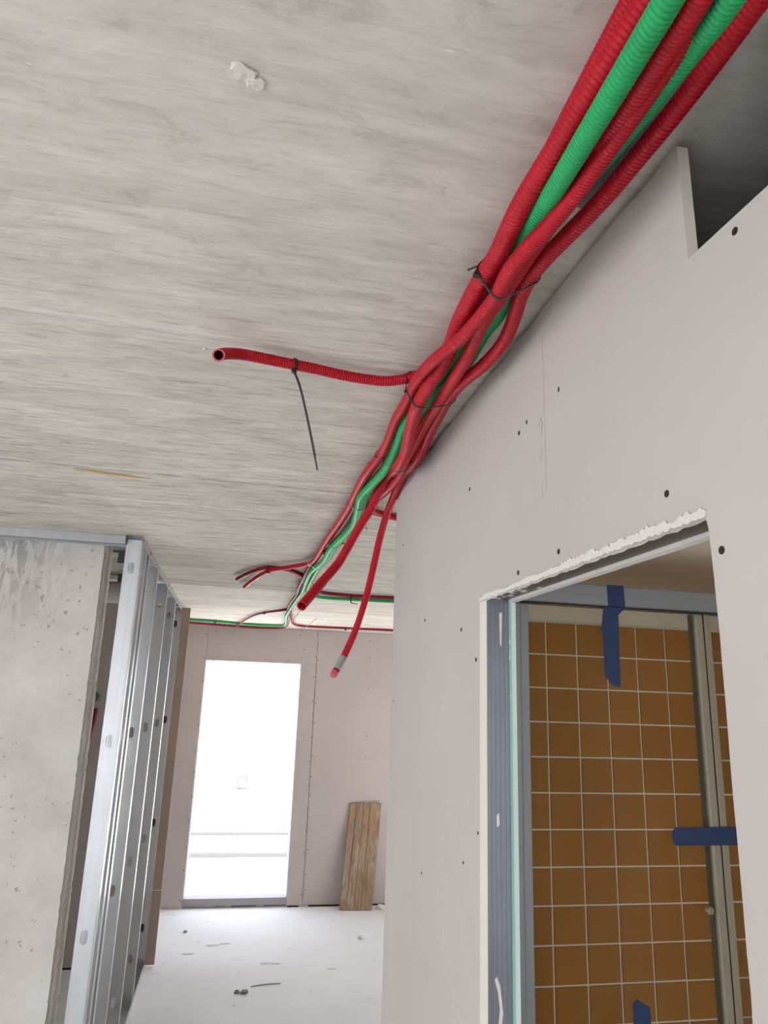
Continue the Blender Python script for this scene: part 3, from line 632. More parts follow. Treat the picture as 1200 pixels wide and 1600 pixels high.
# ------------------------------------------------------------------ conduits
PATHS = {
    'A': (0.0108, [(0.2964,-0.8456,2.4880), (0.3020,-0.2457,2.4880), (0.3047,0.0542,2.4880), (0.3081,0.3342,2.4880), (0.3103,0.4542,2.4880), (0.3112,0.5022,2.4864), (0.3122,0.5501,2.4846), (0.3133,0.5980,2.4830), (0.3148,0.6460,2.4815), (0.3153,0.6939,2.4800), (0.3160,0.7415,2.4785), (0.3177,0.7873,2.4761), (0.3237,0.8368,2.4764), (0.3306,0.8885,2.4781), (0.3323,0.9403,2.4795), (0.3334,0.9921,2.4807), (0.3350,1.0438,2.4818), (0.3359,1.0953,2.4828), (0.3354,1.1467,2.4837), (0.3330,1.1979,2.4844), (0.3264,1.2485,2.4850), (0.3002,1.2908,2.4855), (0.2538,1.3068,2.4795), (0.2042,1.3082,2.4795), (0.1549,1.3015,2.4797), (0.1064,1.2903,2.4798), (0.0582,1.2778,2.4775), (0.0102,1.2645,2.4751), (-0.0351,1.2452,2.4688), (-0.0631,1.2101,2.4487), (-0.0707,1.1677,2.4243), (-0.0711,1.1458,2.4124)]),
    'B': (0.014, [(0.3584,-0.8632,2.4695), (0.3409,-0.2643,2.4695), (0.3321,0.0351,2.4695), (0.3216,0.3146,2.4679), (0.3146,0.4343,2.4654), (0.3114,0.4799,2.4614), (0.3083,0.5255,2.4576), (0.3057,0.5714,2.4542), (0.3038,0.6177,2.4515), (0.3008,0.6635,2.4482), (0.2999,0.7097,2.4458), (0.3033,0.7582,2.4458), (0.3077,0.8086,2.4473), (0.3070,0.8601,2.4492), (0.3084,0.9115,2.4507), (0.3119,0.9627,2.4531), (0.3169,1.0134,2.4577), (0.3240,1.0638,2.4592), (0.3301,1.1141,2.4572), (0.3281,1.1640,2.4498), (0.3239,1.2137,2.4426), (0.3225,1.2638,2.4381), (0.3228,1.3137,2.4328), (0.3276,1.3633,2.4287), (0.3349,1.4124,2.4266), (0.3433,1.4612,2.4255), (0.3514,1.5098,2.4250), (0.3587,1.5583,2.4250), (0.3611,1.6068,2.4207), (0.3652,1.6548,2.4255), (0.3714,1.7019,2.4351), (0.3779,1.7492,2.4460), (0.3840,1.7975,2.4577), (0.3890,1.8457,2.4693), (0.3955,1.9007,2.4816), (0.3977,1.9459,2.4848), (0.3902,1.9924,2.4699), (0.3824,2.0412,2.4520), (0.3742,2.0794,2.4205), (0.3541,2.1067,2.3841), (0.3330,2.1203,2.3414), (0.3115,2.1254,2.2971), (0.2891,2.1201,2.2537), (0.2634,2.0991,2.2177), (0.2385,2.0713,2.1858), (0.2165,2.0391,2.1560), (0.1961,2.0041,2.1283), (0.1768,1.9670,2.1027), (0.1672,1.9483,2.0900)]),
    'C': (0.0125, [(0.2299,-0.9131,2.3894), (0.2551,-0.3155,2.3894), (0.2677,-0.0167,2.3894), (0.2828,0.2622,2.3919), (0.2928,0.3817,2.3955), (0.2977,0.4331,2.4015), (0.3025,0.4844,2.4077), (0.3073,0.5357,2.4143), (0.3123,0.5871,2.4214), (0.3173,0.6384,2.4281), (0.3227,0.6898,2.4366), (0.3274,0.7399,2.4470), (0.3342,0.7930,2.4588), (0.3459,0.8452,2.4652), (0.3611,0.8967,2.4684), (0.3736,0.9480,2.4718), (0.3798,0.9977,2.4731), (0.3772,1.0474,2.4741), (0.3797,1.0971,2.4750), (0.3833,1.1464,2.4757), (0.3854,1.1958,2.4768), (0.3836,1.2451,2.4757), (0.3766,1.2945,2.4724), (0.3580,1.3399,2.4646), (0.3461,1.3891,2.4615), (0.3386,1.4386,2.4609), (0.3370,1.4885,2.4612), (0.3412,1.5381,2.4613), (0.3468,1.5876,2.4613), (0.3516,1.6370,2.4613), (0.3561,1.6863,2.4612), (0.3586,1.7359,2.4612), (0.3599,1.7864,2.4614), (0.3602,1.8369,2.4613), (0.3580,1.8872,2.4612), (0.3539,1.9373,2.4610), (0.3501,1.9877,2.4609), (0.3459,2.0386,2.4608), (0.3438,2.0895,2.4612), (0.3471,2.1397,2.4628), (0.3541,2.1893,2.4649), (0.3601,2.2395,2.4659), (0.3660,2.2903,2.4663), (0.3718,2.3408,2.4664), (0.3773,2.3911,2.4663), (0.3820,2.4410,2.4661), (0.3852,2.4902,2.4656), (0.3858,2.5391,2.4652), (0.3835,2.5879,2.4647), (0.3801,2.6365,2.4642), (0.3769,2.6850,2.4637), (0.3728,2.7333,2.4633), (0.3687,2.7815,2.4626), (0.3650,2.8298,2.4613), (0.3612,2.8783,2.4592), (0.3581,2.9268,2.4569), (0.3567,2.9754,2.4551), (0.3580,3.0242,2.4540), (0.3606,3.0755,2.4539), (0.3622,3.1288,2.4548), (0.3616,3.1819,2.4554), (0.3592,3.2352,2.4559), (0.3562,3.2887,2.4564), (0.3532,3.3421,2.4573), (0.3494,3.3940,2.4582), (0.3452,3.4433,2.4586), (0.3417,3.4894,2.4584), (0.3398,3.5352,2.4580), (0.3395,3.5832,2.4579), (0.3404,3.6330,2.4581), (0.3418,3.6830,2.4583), (0.3435,3.7329,2.4585), (0.3454,3.7825,2.4585), (0.3473,3.8321,2.4586), (0.3492,3.8825,2.4589), (0.3515,3.9328,2.4591), (0.3540,3.9828,2.4593), (0.3566,4.0326,2.4593), (0.3592,4.0823,2.4594), (0.3616,4.1319,2.4593), (0.3637,4.1814,2.4592), (0.3652,4.2307,2.4591), (0.3658,4.2799,2.4588), (0.3648,4.3289,2.4583), (0.3634,4.3779,2.4580), (0.3628,4.4281,2.4579), (0.3627,4.4794,2.4581), (0.3628,4.5310,2.4584), (0.3628,4.5825,2.4588), (0.3627,4.6338,2.4592), (0.3627,4.6846,2.4594), (0.3626,4.7349,2.4596), (0.3626,4.7846,2.4596), (0.3625,4.8339,2.4595), (0.3625,4.8830,2.4593), (0.3625,4.9316,2.4590), (0.3625,4.9800,2.4587), (0.3626,5.0280,2.4583), (0.3627,5.0760,2.4578), (0.3628,5.1243,2.4573), (0.3629,5.1730,2.4568), (0.3631,5.2226,2.4562), (0.3634,5.2728,2.4556), (0.3637,5.3234,2.4551), (0.3640,5.3742,2.4545), (0.3644,5.4255,2.4543), (0.3652,5.4769,2.4552), (0.3665,5.5290,2.4567), (0.3686,5.5822,2.4586), (0.3716,5.6353,2.4608), (0.3751,5.6882,2.4630), (0.3787,5.7406,2.4648), (0.3824,5.7927,2.4665), (0.3862,5.8450,2.4681), (0.3898,5.8972,2.4695), (0.3933,5.9483,2.4707), (0.3964,5.9981,2.4718), (0.3992,6.0473,2.4727), (0.4021,6.0967,2.4736), (0.4054,6.1465,2.4744), (0.4089,6.1971,2.4752), (0.4124,6.2482,2.4761), (0.4159,6.2998,2.4769), (0.4191,6.3515,2.4777), (0.4221,6.4034,2.4786), (0.4249,6.4554,2.4795), (0.4271,6.5072,2.4806), (0.4282,6.5585,2.4816), (0.4267,6.6087,2.4826), (0.4215,6.6568,2.4834), (0.4078,6.7016,2.4843), (0.3690,6.7288,2.4851), (0.3233,6.7466,2.4855), (0.2756,6.7600,2.4858), (0.2268,6.7692,2.4860), (0.1773,6.7754,2.4861), (0.1275,6.7785,2.4863), (0.0774,6.7778,2.4863), (0.0277,6.7710,2.4863), (-0.0197,6.7548,2.4863), (-0.0641,6.7324,2.4863), (-0.1072,6.7074,2.4863), (-0.1509,6.6834,2.4863), (-0.1970,6.6646,2.4862), (-0.2455,6.6538,2.4862), (-0.2950,6.6485,2.4861), (-0.3445,6.6432,2.4860), (-0.3933,6.6332,2.4859), (-0.4401,6.6161,2.4859), (-0.4848,6.5941,2.4858), (-0.5282,6.5695,2.4857), (-0.5708,6.5436,2.4857), (-0.6131,6.5170,2.4856), (-0.6552,6.4903,2.4856), (-0.6977,6.4641,2.4855), (-0.7192,6.4514,2.4855)]),
    'D': (0.0118, [(0.2377,-0.9125,2.3908), (0.2695,-0.3165,2.3908), (0.2854,-0.0184,2.3908), (0.3045,0.2598,2.3941), (0.3172,0.3790,2.3991), (0.3242,0.4329,2.4088), (0.3307,0.4867,2.4180), (0.3364,0.5402,2.4262), (0.3407,0.5932,2.4329), (0.3450,0.6463,2.4394), (0.3476,0.6992,2.4442), (0.3476,0.7515,2.4446), (0.3422,0.7973,2.4376), (0.3420,0.8438,2.4349), (0.3427,0.8942,2.4364), (0.3427,0.9444,2.4375), (0.3453,0.9945,2.4381), (0.3520,1.0440,2.4397), (0.3579,1.0934,2.4412), (0.3606,1.1425,2.4422), (0.3625,1.1917,2.4429), (0.3648,1.2436,2.4443), (0.3672,1.2985,2.4456), (0.3702,1.3547,2.4490), (0.3729,1.4049,2.4515), (0.3756,1.4531,2.4528), (0.3795,1.5018,2.4542), (0.3853,1.5517,2.4559), (0.3908,1.6030,2.4579), (0.3956,1.6528,2.4590), (0.3989,1.7013,2.4596), (0.4029,1.7538,2.4613), (0.4084,1.8068,2.4628), (0.4126,1.8566,2.4632), (0.4128,1.8986,2.4615), (0.4132,1.9521,2.4642), (0.4131,2.0086,2.4677), (0.4114,2.0610,2.4699), (0.4084,2.1130,2.4720), (0.4049,2.1648,2.4742), (0.4016,2.2167,2.4765), (0.4014,2.2679,2.4788), (0.4124,2.3157,2.4807), (0.4395,2.3559,2.4827), (0.4774,2.3870,2.4845), (0.5191,2.4127,2.4859), (0.5641,2.4328,2.4862), (0.6099,2.4507,2.4862)]),
    'E': (0.011, [(0.2990,-0.9135,2.4121), (0.3129,-0.3142,2.4121), (0.3199,-0.0145,2.4121), (0.3282,0.2652,2.4130), (0.3338,0.3850,2.4144), (0.3379,0.4394,2.4177), (0.3409,0.4932,2.4203), (0.3421,0.5463,2.4217), (0.3411,0.5984,2.4220), (0.3388,0.6501,2.4214), (0.3321,0.6997,2.4188), (0.3228,0.7487,2.4171), (0.3197,0.7996,2.4170), (0.3256,0.8512,2.4194), (0.3256,0.9031,2.4217), (0.3226,0.9548,2.4240), (0.3192,1.0063,2.4271), (0.3108,1.0568,2.4313), (0.3030,1.1072,2.4367), (0.2999,1.1579,2.4431), (0.2996,1.2085,2.4495), (0.3021,1.2590,2.4547), (0.3068,1.3093,2.4589), (0.3094,1.3597,2.4618), (0.3098,1.4100,2.4626), (0.3109,1.4602,2.4628), (0.3146,1.5102,2.4630), (0.3186,1.5601,2.4631), (0.3228,1.6098,2.4632), (0.3247,1.6596,2.4631), (0.3241,1.7093,2.4631), (0.3229,1.7589,2.4641), (0.3212,1.8083,2.4653), (0.3200,1.8577,2.4666), (0.3199,1.9070,2.4677), (0.3208,1.9562,2.4687), (0.3222,2.0052,2.4695), (0.3239,2.0542,2.4705), (0.3261,2.1036,2.4720), (0.3292,2.1542,2.4740), (0.3323,2.2050,2.4761), (0.3348,2.2556,2.4778), (0.3363,2.3062,2.4789), (0.3370,2.3566,2.4796), (0.3372,2.4069,2.4800), (0.3372,2.4571,2.4802), (0.3369,2.5070,2.4802), (0.3363,2.5568,2.4799), (0.3355,2.6064,2.4796), (0.3345,2.6557,2.4792), (0.3330,2.7049,2.4789), (0.3314,2.7538,2.4785), (0.3301,2.8024,2.4779), (0.3292,2.8509,2.4770), (0.3291,2.8991,2.4757), (0.3293,2.9471,2.4743), (0.3289,2.9950,2.4730), (0.3282,3.0445,2.4722), (0.3282,3.0977,2.4722), (0.3284,3.1500,2.4720), (0.3282,3.2024,2.4718), (0.3269,3.2549,2.4717), (0.3245,3.3067,2.4724), (0.3200,3.3568,2.4738), (0.3102,3.4057,2.4752), (0.2905,3.4516,2.4771), (0.2635,3.4936,2.4775), (0.2338,3.5335,2.4770), (0.2026,3.5722,2.4759), (0.1637,3.5996,2.4726), (0.1392,3.6441,2.4709), (0.1261,3.6999,2.4725), (0.1146,3.7487,2.4733), (0.1042,3.7974,2.4741), (0.0944,3.8462,2.4747), (0.0855,3.8952,2.4752), (0.0772,3.9443,2.4756), (0.0694,3.9935,2.4761), (0.0617,4.0427,2.4765), (0.0542,4.0920,2.4768), (0.0466,4.1412,2.4770), (0.0391,4.1905,2.4770), (0.0321,4.2398,2.4766), (0.0253,4.2892,2.4762), (0.0218,4.3138,2.4760)]),
    'F': (0.0118, [(0.2422,-0.9142,2.3818), (0.2814,-0.3210,2.3818), (0.3010,-0.0244,2.3818), (0.3246,0.2525,2.3876), (0.3402,0.3711,2.3964), (0.3502,0.4284,2.4144), (0.3588,0.4853,2.4315), (0.3653,0.5416,2.4465), (0.3690,0.5970,2.4591), (0.3724,0.6526,2.4718), (0.3721,0.7079,2.4809), (0.3668,0.7605,2.4857), (0.3574,0.8071,2.4855), (0.3530,0.8564,2.4861), (0.3539,0.9105,2.4870), (0.3545,0.9617,2.4870), (0.3553,1.0107,2.4870), (0.3571,1.0599,2.4870), (0.3589,1.1095,2.4870), (0.3606,1.1580,2.4870), (0.3618,1.2062,2.4869), (0.3616,1.2545,2.4868), (0.3606,1.3049,2.4870), (0.3607,1.3574,2.4870), (0.3608,1.4083,2.4870), (0.3612,1.4590,2.4870), (0.3621,1.5095,2.4870), (0.3639,1.5598,2.4870), (0.3663,1.6101,2.4870), (0.3685,1.6603,2.4870), (0.3700,1.7106,2.4870), (0.3712,1.7611,2.4870), (0.3718,1.8112,2.4870), (0.3719,1.8611,2.4870), (0.3715,1.9112,2.4870), (0.3710,1.9613,2.4870), (0.3705,2.0114,2.4870), (0.3706,2.0613,2.4870), (0.3711,2.1113,2.4868), (0.3722,2.1612,2.4867), (0.3745,2.2103,2.4864), (0.3783,2.2578,2.4856), (0.3837,2.3064,2.4853), (0.3890,2.3556,2.4851), (0.3932,2.4050,2.4849), (0.3971,2.4550,2.4851), (0.4006,2.5055,2.4853), (0.4031,2.5561,2.4852), (0.4036,2.6066,2.4844), (0.4021,2.6571,2.4829), (0.3995,2.7074,2.4813), (0.3970,2.7577,2.4804), (0.3945,2.8080,2.4804), (0.3917,2.8582,2.4806), (0.3887,2.9084,2.4799), (0.3842,2.9583,2.4766), (0.3837,3.0085,2.4753), (0.3852,3.0586,2.4749), (0.3868,3.1088,2.4748), (0.3877,3.1589,2.4748), (0.3868,3.2090,2.4752), (0.3845,3.2590,2.4758), (0.3822,3.3090,2.4760), (0.3800,3.3589,2.4758), (0.3775,3.4088,2.4753), (0.3755,3.4586,2.4747), (0.3743,3.5084,2.4741), (0.3738,3.5580,2.4734), (0.3735,3.6061,2.4725), (0.3734,3.6527,2.4712), (0.3734,3.6987,2.4697), (0.3740,3.7476,2.4686), (0.3753,3.8025,2.4688), (0.3768,3.8562,2.4693), (0.3783,3.9078,2.4700), (0.3802,3.9600,2.4712), (0.3824,4.0133,2.4728), (0.3851,4.0671,2.4745), (0.3882,4.1208,2.4762), (0.3917,4.1733,2.4775), (0.3959,4.2243,2.4785), (0.4004,4.2736,2.4792), (0.4053,4.3218,2.4797), (0.4112,4.3699,2.4802), (0.4184,4.4179,2.4807), (0.4282,4.4655,2.4813), (0.4411,4.5126,2.4820), (0.4582,4.5584,2.4829), (0.4873,4.5976,2.4839), (0.5299,4.6221,2.4843), (0.5787,4.6319,2.4845), (0.6285,4.6340,2.4846), (0.6785,4.6340,2.4847), (0.7285,4.6326,2.4848), (0.7784,4.6292,2.4850), (0.8282,4.6250,2.4851), (0.8780,4.6204,2.4853), (0.9278,4.6157,2.4854), (0.9776,4.6112,2.4856), (1.0275,4.6078,2.4857), (1.0774,4.6052,2.4858), (1.1273,4.6032,2.4860), (1.1773,4.6015,2.4861), (1.2023,4.6005,2.4862)]),
    'G': (0.0118, [(0.4185,-0.8910,2.4622), (0.4127,-0.2912,2.4622), (0.4098,0.0087,2.4622), (0.4063,0.2887,2.4613), (0.4040,0.4086,2.4601), (0.4037,0.4570,2.4579), (0.4029,0.5053,2.4557), (0.4009,0.5537,2.4538), (0.3978,0.6021,2.4521), (0.3944,0.6505,2.4505), (0.3890,0.6990,2.4492), (0.3810,0.7472,2.4482), (0.3740,0.7958,2.4477), (0.3729,0.8447,2.4496), (0.3781,0.8931,2.4503), (0.3887,0.9407,2.4494), (0.3984,0.9883,2.4485), (0.4040,1.0363,2.4476), (0.4025,1.0843,2.4463), (0.3975,1.1318,2.4459), (0.3891,1.1789,2.4470), (0.3845,1.2287,2.4496), (0.3859,1.2819,2.4536), (0.3909,1.3370,2.4593), (0.3967,1.3889,2.4635), (0.4009,1.4380,2.4649), (0.4043,1.4868,2.4648), (0.4082,1.5366,2.4625), (0.4134,1.5879,2.4575), (0.4128,1.6384,2.4470), (0.4126,1.6883,2.4448), (0.4203,1.7392,2.4543), (0.4269,1.7911,2.4659), (0.4321,1.8406,2.4763), (0.4351,1.8829,2.4820), (0.4370,1.9341,2.4811), (0.4368,1.9878,2.4703), (0.4390,2.0382,2.4626), (0.4404,2.0867,2.4510), (0.4404,2.1343,2.4363), (0.4396,2.1791,2.4146), (0.4380,2.2193,2.3853), (0.4364,2.2567,2.3525), (0.4349,2.2907,2.3161), (0.4315,2.3185,2.2750), (0.4267,2.3411,2.2308), (0.4198,2.3603,2.1854), (0.4092,2.3720,2.1381), (0.3962,2.3776,2.0903), (0.3795,2.3747,2.0434), (0.3599,2.3638,1.9987), (0.3386,2.3474,1.9566), (0.3153,2.3235,1.9194)]),
    'H': (0.008, [(0.4153,0.4556,2.4856), (0.4111,0.4993,2.4782), (0.4039,0.5415,2.4706), (0.3997,0.5888,2.4690), (0.3980,0.6443,2.4754), (0.3930,0.6993,2.4811), (0.3886,0.7265,2.4837)]),
    'L3': (0.011, [(0.3390,1.3488,2.4868), (0.3392,1.3991,2.4869), (0.3389,1.4493,2.4870), (0.3381,1.4994,2.4871), (0.3385,1.5496,2.4874), (0.3405,1.5996,2.4874), (0.3454,1.6493,2.4851), (0.3501,1.6990,2.4825), (0.3523,1.7490,2.4812), (0.3490,1.7989,2.4790), (0.3481,1.8490,2.4797), (0.3477,1.8990,2.4809), (0.3473,1.9491,2.4813), (0.3468,1.9999,2.4813), (0.3471,2.0508,2.4815), (0.3486,2.1009,2.4827), (0.3509,2.1505,2.4847), (0.3534,2.2004,2.4867), (0.3556,2.2504,2.4878), (0.3576,2.3001,2.4878), (0.3592,2.3497,2.4878), (0.3604,2.3992,2.4878), (0.3609,2.4486,2.4878), (0.3610,2.4979,2.4878), (0.3608,2.5472,2.4878), (0.3607,2.5963,2.4878), (0.3606,2.6453,2.4878), (0.3605,2.6941,2.4878), (0.3601,2.7428,2.4878), (0.3593,2.7914,2.4878), (0.3582,2.8397,2.4878), (0.3567,2.8871,2.4876), (0.3550,2.9340,2.4874), (0.3531,2.9808,2.4873), (0.3509,3.0275,2.4873), (0.3485,3.0759,2.4873), (0.3464,3.1284,2.4877), (0.3441,3.1814,2.4878), (0.3418,3.2346,2.4878), (0.3394,3.2879,2.4878), (0.3370,3.3410,2.4878), (0.3347,3.3929,2.4878), (0.3330,3.4438,2.4871), (0.3314,3.4942,2.4852), (0.3300,3.5439,2.4824), (0.3290,3.5938,2.4796), (0.3287,3.6439,2.4775), (0.3288,3.6941,2.4759), (0.3292,3.7440,2.4745), (0.3298,3.7934,2.4730), (0.3307,3.8440,2.4718), (0.3318,3.8967,2.4723), (0.3326,3.9466,2.4729), (0.3333,3.9964,2.4734), (0.3340,4.0460,2.4740), (0.3348,4.0956,2.4744), (0.3358,4.1450,2.4748), (0.3373,4.1942,2.4751), (0.3396,4.2433,2.4753), (0.3430,4.2922,2.4755), (0.3468,4.3410,2.4757), (0.3505,4.3903,2.4759), (0.3533,4.4409,2.4763), (0.3548,4.4922,2.4768), (0.3550,4.5437,2.4771), (0.3544,4.5951,2.4774), (0.3533,4.6463,2.4775), (0.3520,4.6969,2.4776), (0.3508,4.7471,2.4776), (0.3500,4.7967,2.4776), (0.3496,4.8460,2.4774), (0.3493,4.8949,2.4773), (0.3490,4.9435,2.4770), (0.3490,4.9918,2.4768), (0.3494,5.0399,2.4765), (0.3503,5.0880,2.4762), (0.3519,5.1364,2.4759), (0.3540,5.1854,2.4757), (0.3565,5.2351,2.4756), (0.3594,5.2854,2.4755), (0.3629,5.3364,2.4753), (0.3670,5.3881,2.4749), (0.3714,5.4396,2.4743), (0.3761,5.4890,2.4735), (0.3811,5.5392,2.4725), (0.3863,5.5919,2.4713), (0.3917,5.6443,2.4701), (0.3974,5.6963,2.4692), (0.4034,5.7478,2.4688), (0.4096,5.7987,2.4689), (0.4157,5.8488,2.4696), (0.4216,5.8983,2.4706), (0.4274,5.9476,2.4718), (0.4332,5.9971,2.4730), (0.4385,6.0466,2.4741), (0.4433,6.0961,2.4752), (0.4480,6.1457,2.4762), (0.4528,6.1953,2.4772), (0.4578,6.2450,2.4782), (0.4634,6.2946,2.4791), (0.4699,6.3441,2.4801), (0.4779,6.3934,2.4810), (0.4883,6.4422,2.4818), (0.5005,6.4906,2.4826), (0.5131,6.5390,2.4834), (0.5305,6.5858,2.4842), (0.5602,6.6255,2.4849), (0.6025,6.6516,2.4854), (0.6506,6.6648,2.4857), (0.7003,6.6692,2.4859), (0.7503,6.6691,2.4861), (0.8002,6.6665,2.4862), (0.8500,6.6627,2.4863), (0.8998,6.6585,2.4864), (0.9496,6.6547,2.4864), (0.9995,6.6519,2.4865), (1.0495,6.6493,2.4866), (1.0994,6.6461,2.4866), (1.1492,6.6424,2.4867), (1.1991,6.6383,2.4867), (1.2489,6.6342,2.4868), (1.2987,6.6300,2.4868), (1.3486,6.6260,2.4869), (1.3985,6.6224,2.4869), (1.4484,6.6196,2.4869), (1.4984,6.6181,2.4869), (1.5484,6.6181,2.4870), (1.5984,6.6198,2.4870), (1.6483,6.6218,2.4870), (1.6733,6.6224,2.4870)]),
    'L2': (0.0105, [(0.3480,3.0629,2.4691), (0.3486,3.1155,2.4700), (0.3489,3.1684,2.4710), (0.3493,3.2215,2.4723), (0.3496,3.2748,2.4739), (0.3500,3.3282,2.4760), (0.3504,3.3812,2.4780), (0.3509,3.4327,2.4796), (0.3517,3.4833,2.4810), (0.3527,3.5319,2.4820), (0.3535,3.5770,2.4822), (0.3542,3.6217,2.4823), (0.3547,3.6671,2.4828), (0.3554,3.7127,2.4834), (0.3558,3.7581,2.4841), (0.3558,3.8106,2.4861), (0.3489,3.8648,2.4882), (0.3192,3.8359,2.4883), (0.2986,3.7920,2.4883), (0.2777,3.7489,2.4883), (0.2518,3.7085,2.4883), (0.2171,3.6750,2.4883), (0.1737,3.6531,2.4883), (0.1264,3.6588,2.4872), (0.0933,3.6929,2.4849), (0.0711,3.7384,2.4838), (0.0524,3.7855,2.4829), (0.0355,3.8332,2.4821), (0.0200,3.8813,2.4813), (0.0064,3.9300,2.4805), (-0.0064,3.9788,2.4798), (-0.0191,4.0277,2.4791), (-0.0256,4.0521,2.4787)]),
    'N': (0.0115, [(0.3777,3.7612,2.4873), (0.3814,3.8156,2.4873), (0.3849,3.8686,2.4873), (0.3883,3.9199,2.4873), (0.3919,3.9723,2.4873), (0.3962,4.0256,2.4873), (0.4015,4.0793,2.4873), (0.4080,4.1324,2.4873), (0.4152,4.1836,2.4873), (0.4233,4.2334,2.4873), (0.4329,4.2826,2.4873), (0.4447,4.3305,2.4873), (0.4595,4.3775,2.4873), (0.4833,4.4202,2.4873), (0.5239,4.4479,2.4872), (0.5696,4.4665,2.4871), (0.6175,4.4788,2.4870), (0.6666,4.4860,2.4869), (0.7162,4.4882,2.4868), (0.7659,4.4856,2.4868), (0.8154,4.4805,2.4867), (0.8649,4.4743,2.4867), (0.9143,4.4679,2.4867), (0.9638,4.4623,2.4866), (1.0136,4.4586,2.4866), (1.0634,4.4560,2.4866), (1.1132,4.4542,2.4865), (1.1631,4.4522,2.4865)]),
    'P': (0.0115, [(0.3917,5.5253,2.4873), (0.3946,5.5781,2.4873), (0.3975,5.6308,2.4873), (0.4003,5.6831,2.4873), (0.4030,5.7349,2.4873), (0.4057,5.7861,2.4873), (0.4085,5.8366,2.4873), (0.4114,5.8869,2.4873), (0.4144,5.9370,2.4873), (0.4172,5.9866,2.4873), (0.4199,6.0355,2.4873), (0.4223,6.0845,2.4873), (0.4246,6.1339,2.4872), (0.4269,6.1841,2.4872), (0.4297,6.2347,2.4873), (0.4330,6.2859,2.4873), (0.4364,6.3374,2.4873), (0.4398,6.3893,2.4873), (0.4431,6.4413,2.4873), (0.4459,6.4933,2.4873), (0.4483,6.5450,2.4873), (0.4502,6.5955,2.4873), (0.4517,6.6456,2.4873), (0.4525,6.6948,2.4873), (0.4525,6.7435,2.4873), (0.4512,6.7923,2.4873), (0.4479,6.8411,2.4872), (0.4413,6.8896,2.4871), (0.4290,6.9372,2.4870), (0.4081,6.9819,2.4870), (0.3747,7.0182,2.4869), (0.3305,7.0410,2.4868), (0.2825,7.0553,2.4868), (0.2340,7.0678,2.4867), (0.1841,7.0715,2.4867), (0.1340,7.0685,2.4866), (0.0842,7.0616,2.4866), (0.0348,7.0527,2.4866), (-0.0144,7.0430,2.4866), (-0.0637,7.0335,2.4866), (-0.1127,7.0227,2.4865), (-0.1614,7.0108,2.4865), (-0.2099,6.9980,2.4865), (-0.2582,6.9845,2.4865), (-0.3063,6.9706,2.4865), (-0.3543,6.9562,2.4865), (-0.4022,6.9416,2.4865), (-0.4500,6.9267,2.4865), (-0.4976,6.9111,2.4865), (-0.5449,6.8945,2.4865), (-0.5919,6.8772,2.4865), (-0.6387,6.8593,2.4865), (-0.6854,6.8414,2.4865), (-0.7323,6.8237,2.4865), (-0.7558,6.8150,2.4865)]),
    'Q': (0.009, [(0.3780,5.2219,2.4890), (0.3764,5.2648,2.4891), (0.3771,5.3089,2.4893), (0.3770,5.3542,2.4898), (0.3732,5.4020,2.4898), (0.3628,5.4523,2.4898), (0.3445,5.5009,2.4897), (0.3204,5.5466,2.4893), (0.2934,5.5904,2.4889), (0.2653,5.6332,2.4885), (0.2374,5.6760,2.4880), (0.2116,5.7199,2.4875), (0.1898,5.7659,2.4870), (0.1702,5.8127,2.4864), (0.1542,5.8608,2.4858), (0.1412,5.9097,2.4852), (0.1296,5.9588,2.4846), (0.1187,6.0079,2.4839), (0.1084,6.0571,2.4833), (0.0987,6.1064,2.4826), (0.0894,6.1556,2.4819), (0.0805,6.2048,2.4812), (0.0720,6.2540,2.4805), (0.0639,6.3033,2.4798), (0.0563,6.3526,2.4791), (0.0491,6.4019,2.4784), (0.0426,6.4512,2.4777), (0.0367,6.5006,2.4770), (0.0314,6.5500,2.4762), (0.0266,6.5994,2.4754), (0.0220,6.6489,2.4746), (0.0178,6.6983,2.4736), (0.0136,6.7505,2.4729), (0.0086,6.8057,2.4738), (0.0032,6.8541,2.4746), (-0.0024,6.9022,2.4754), (-0.0053,6.9262,2.4758)]),
}
INFO = {
 'A': ('R', 'red corrugated conduit branching left from the bundle, its open end hanging free on the ceiling'),
 'B': ('R', 'thick red corrugated conduit whose open end droops left of the grey-taped hanging one'),
 'C': ('G', 'green corrugated conduit on the underside of the bundle, nearer and longer of the two green'),
 'D': ('R', 'red corrugated conduit right of the green one, turning right behind the white wall end'),
 'E': ('R', 'red corrugated conduit crossing over the bundle from right to left, ending in a left-hand branch'),
 'F': ('G', 'second green conduit, seen at the top right beside the outermost red one'),
 'G': ('R', 'rightmost red conduit, hanging down at its far end with grey tape'),
 'H': ('Y', 'thin grey conduit showing between the red conduits above the notch'),
 'L3': ('R2', 'slim dark red conduit following the green one to the far wall and turning right'),
 'L2': ('R2', 'slim dark red conduit making the upper of the two free-ended loops on the left'),
 'N': ('R2', 'slim dark red conduit crossing the ceiling to the right above a green one'),
 'P': ('R2', 'slim dark red conduit along the top of the far wall to the left'),
 'Q': ('R2', 'thinnest dark red conduit arching left onto the top of the far wall'),
}
OPEN_END = {'A': .92, 'B': .9, 'E': .85, 'L2': .85}
CURVE = {}
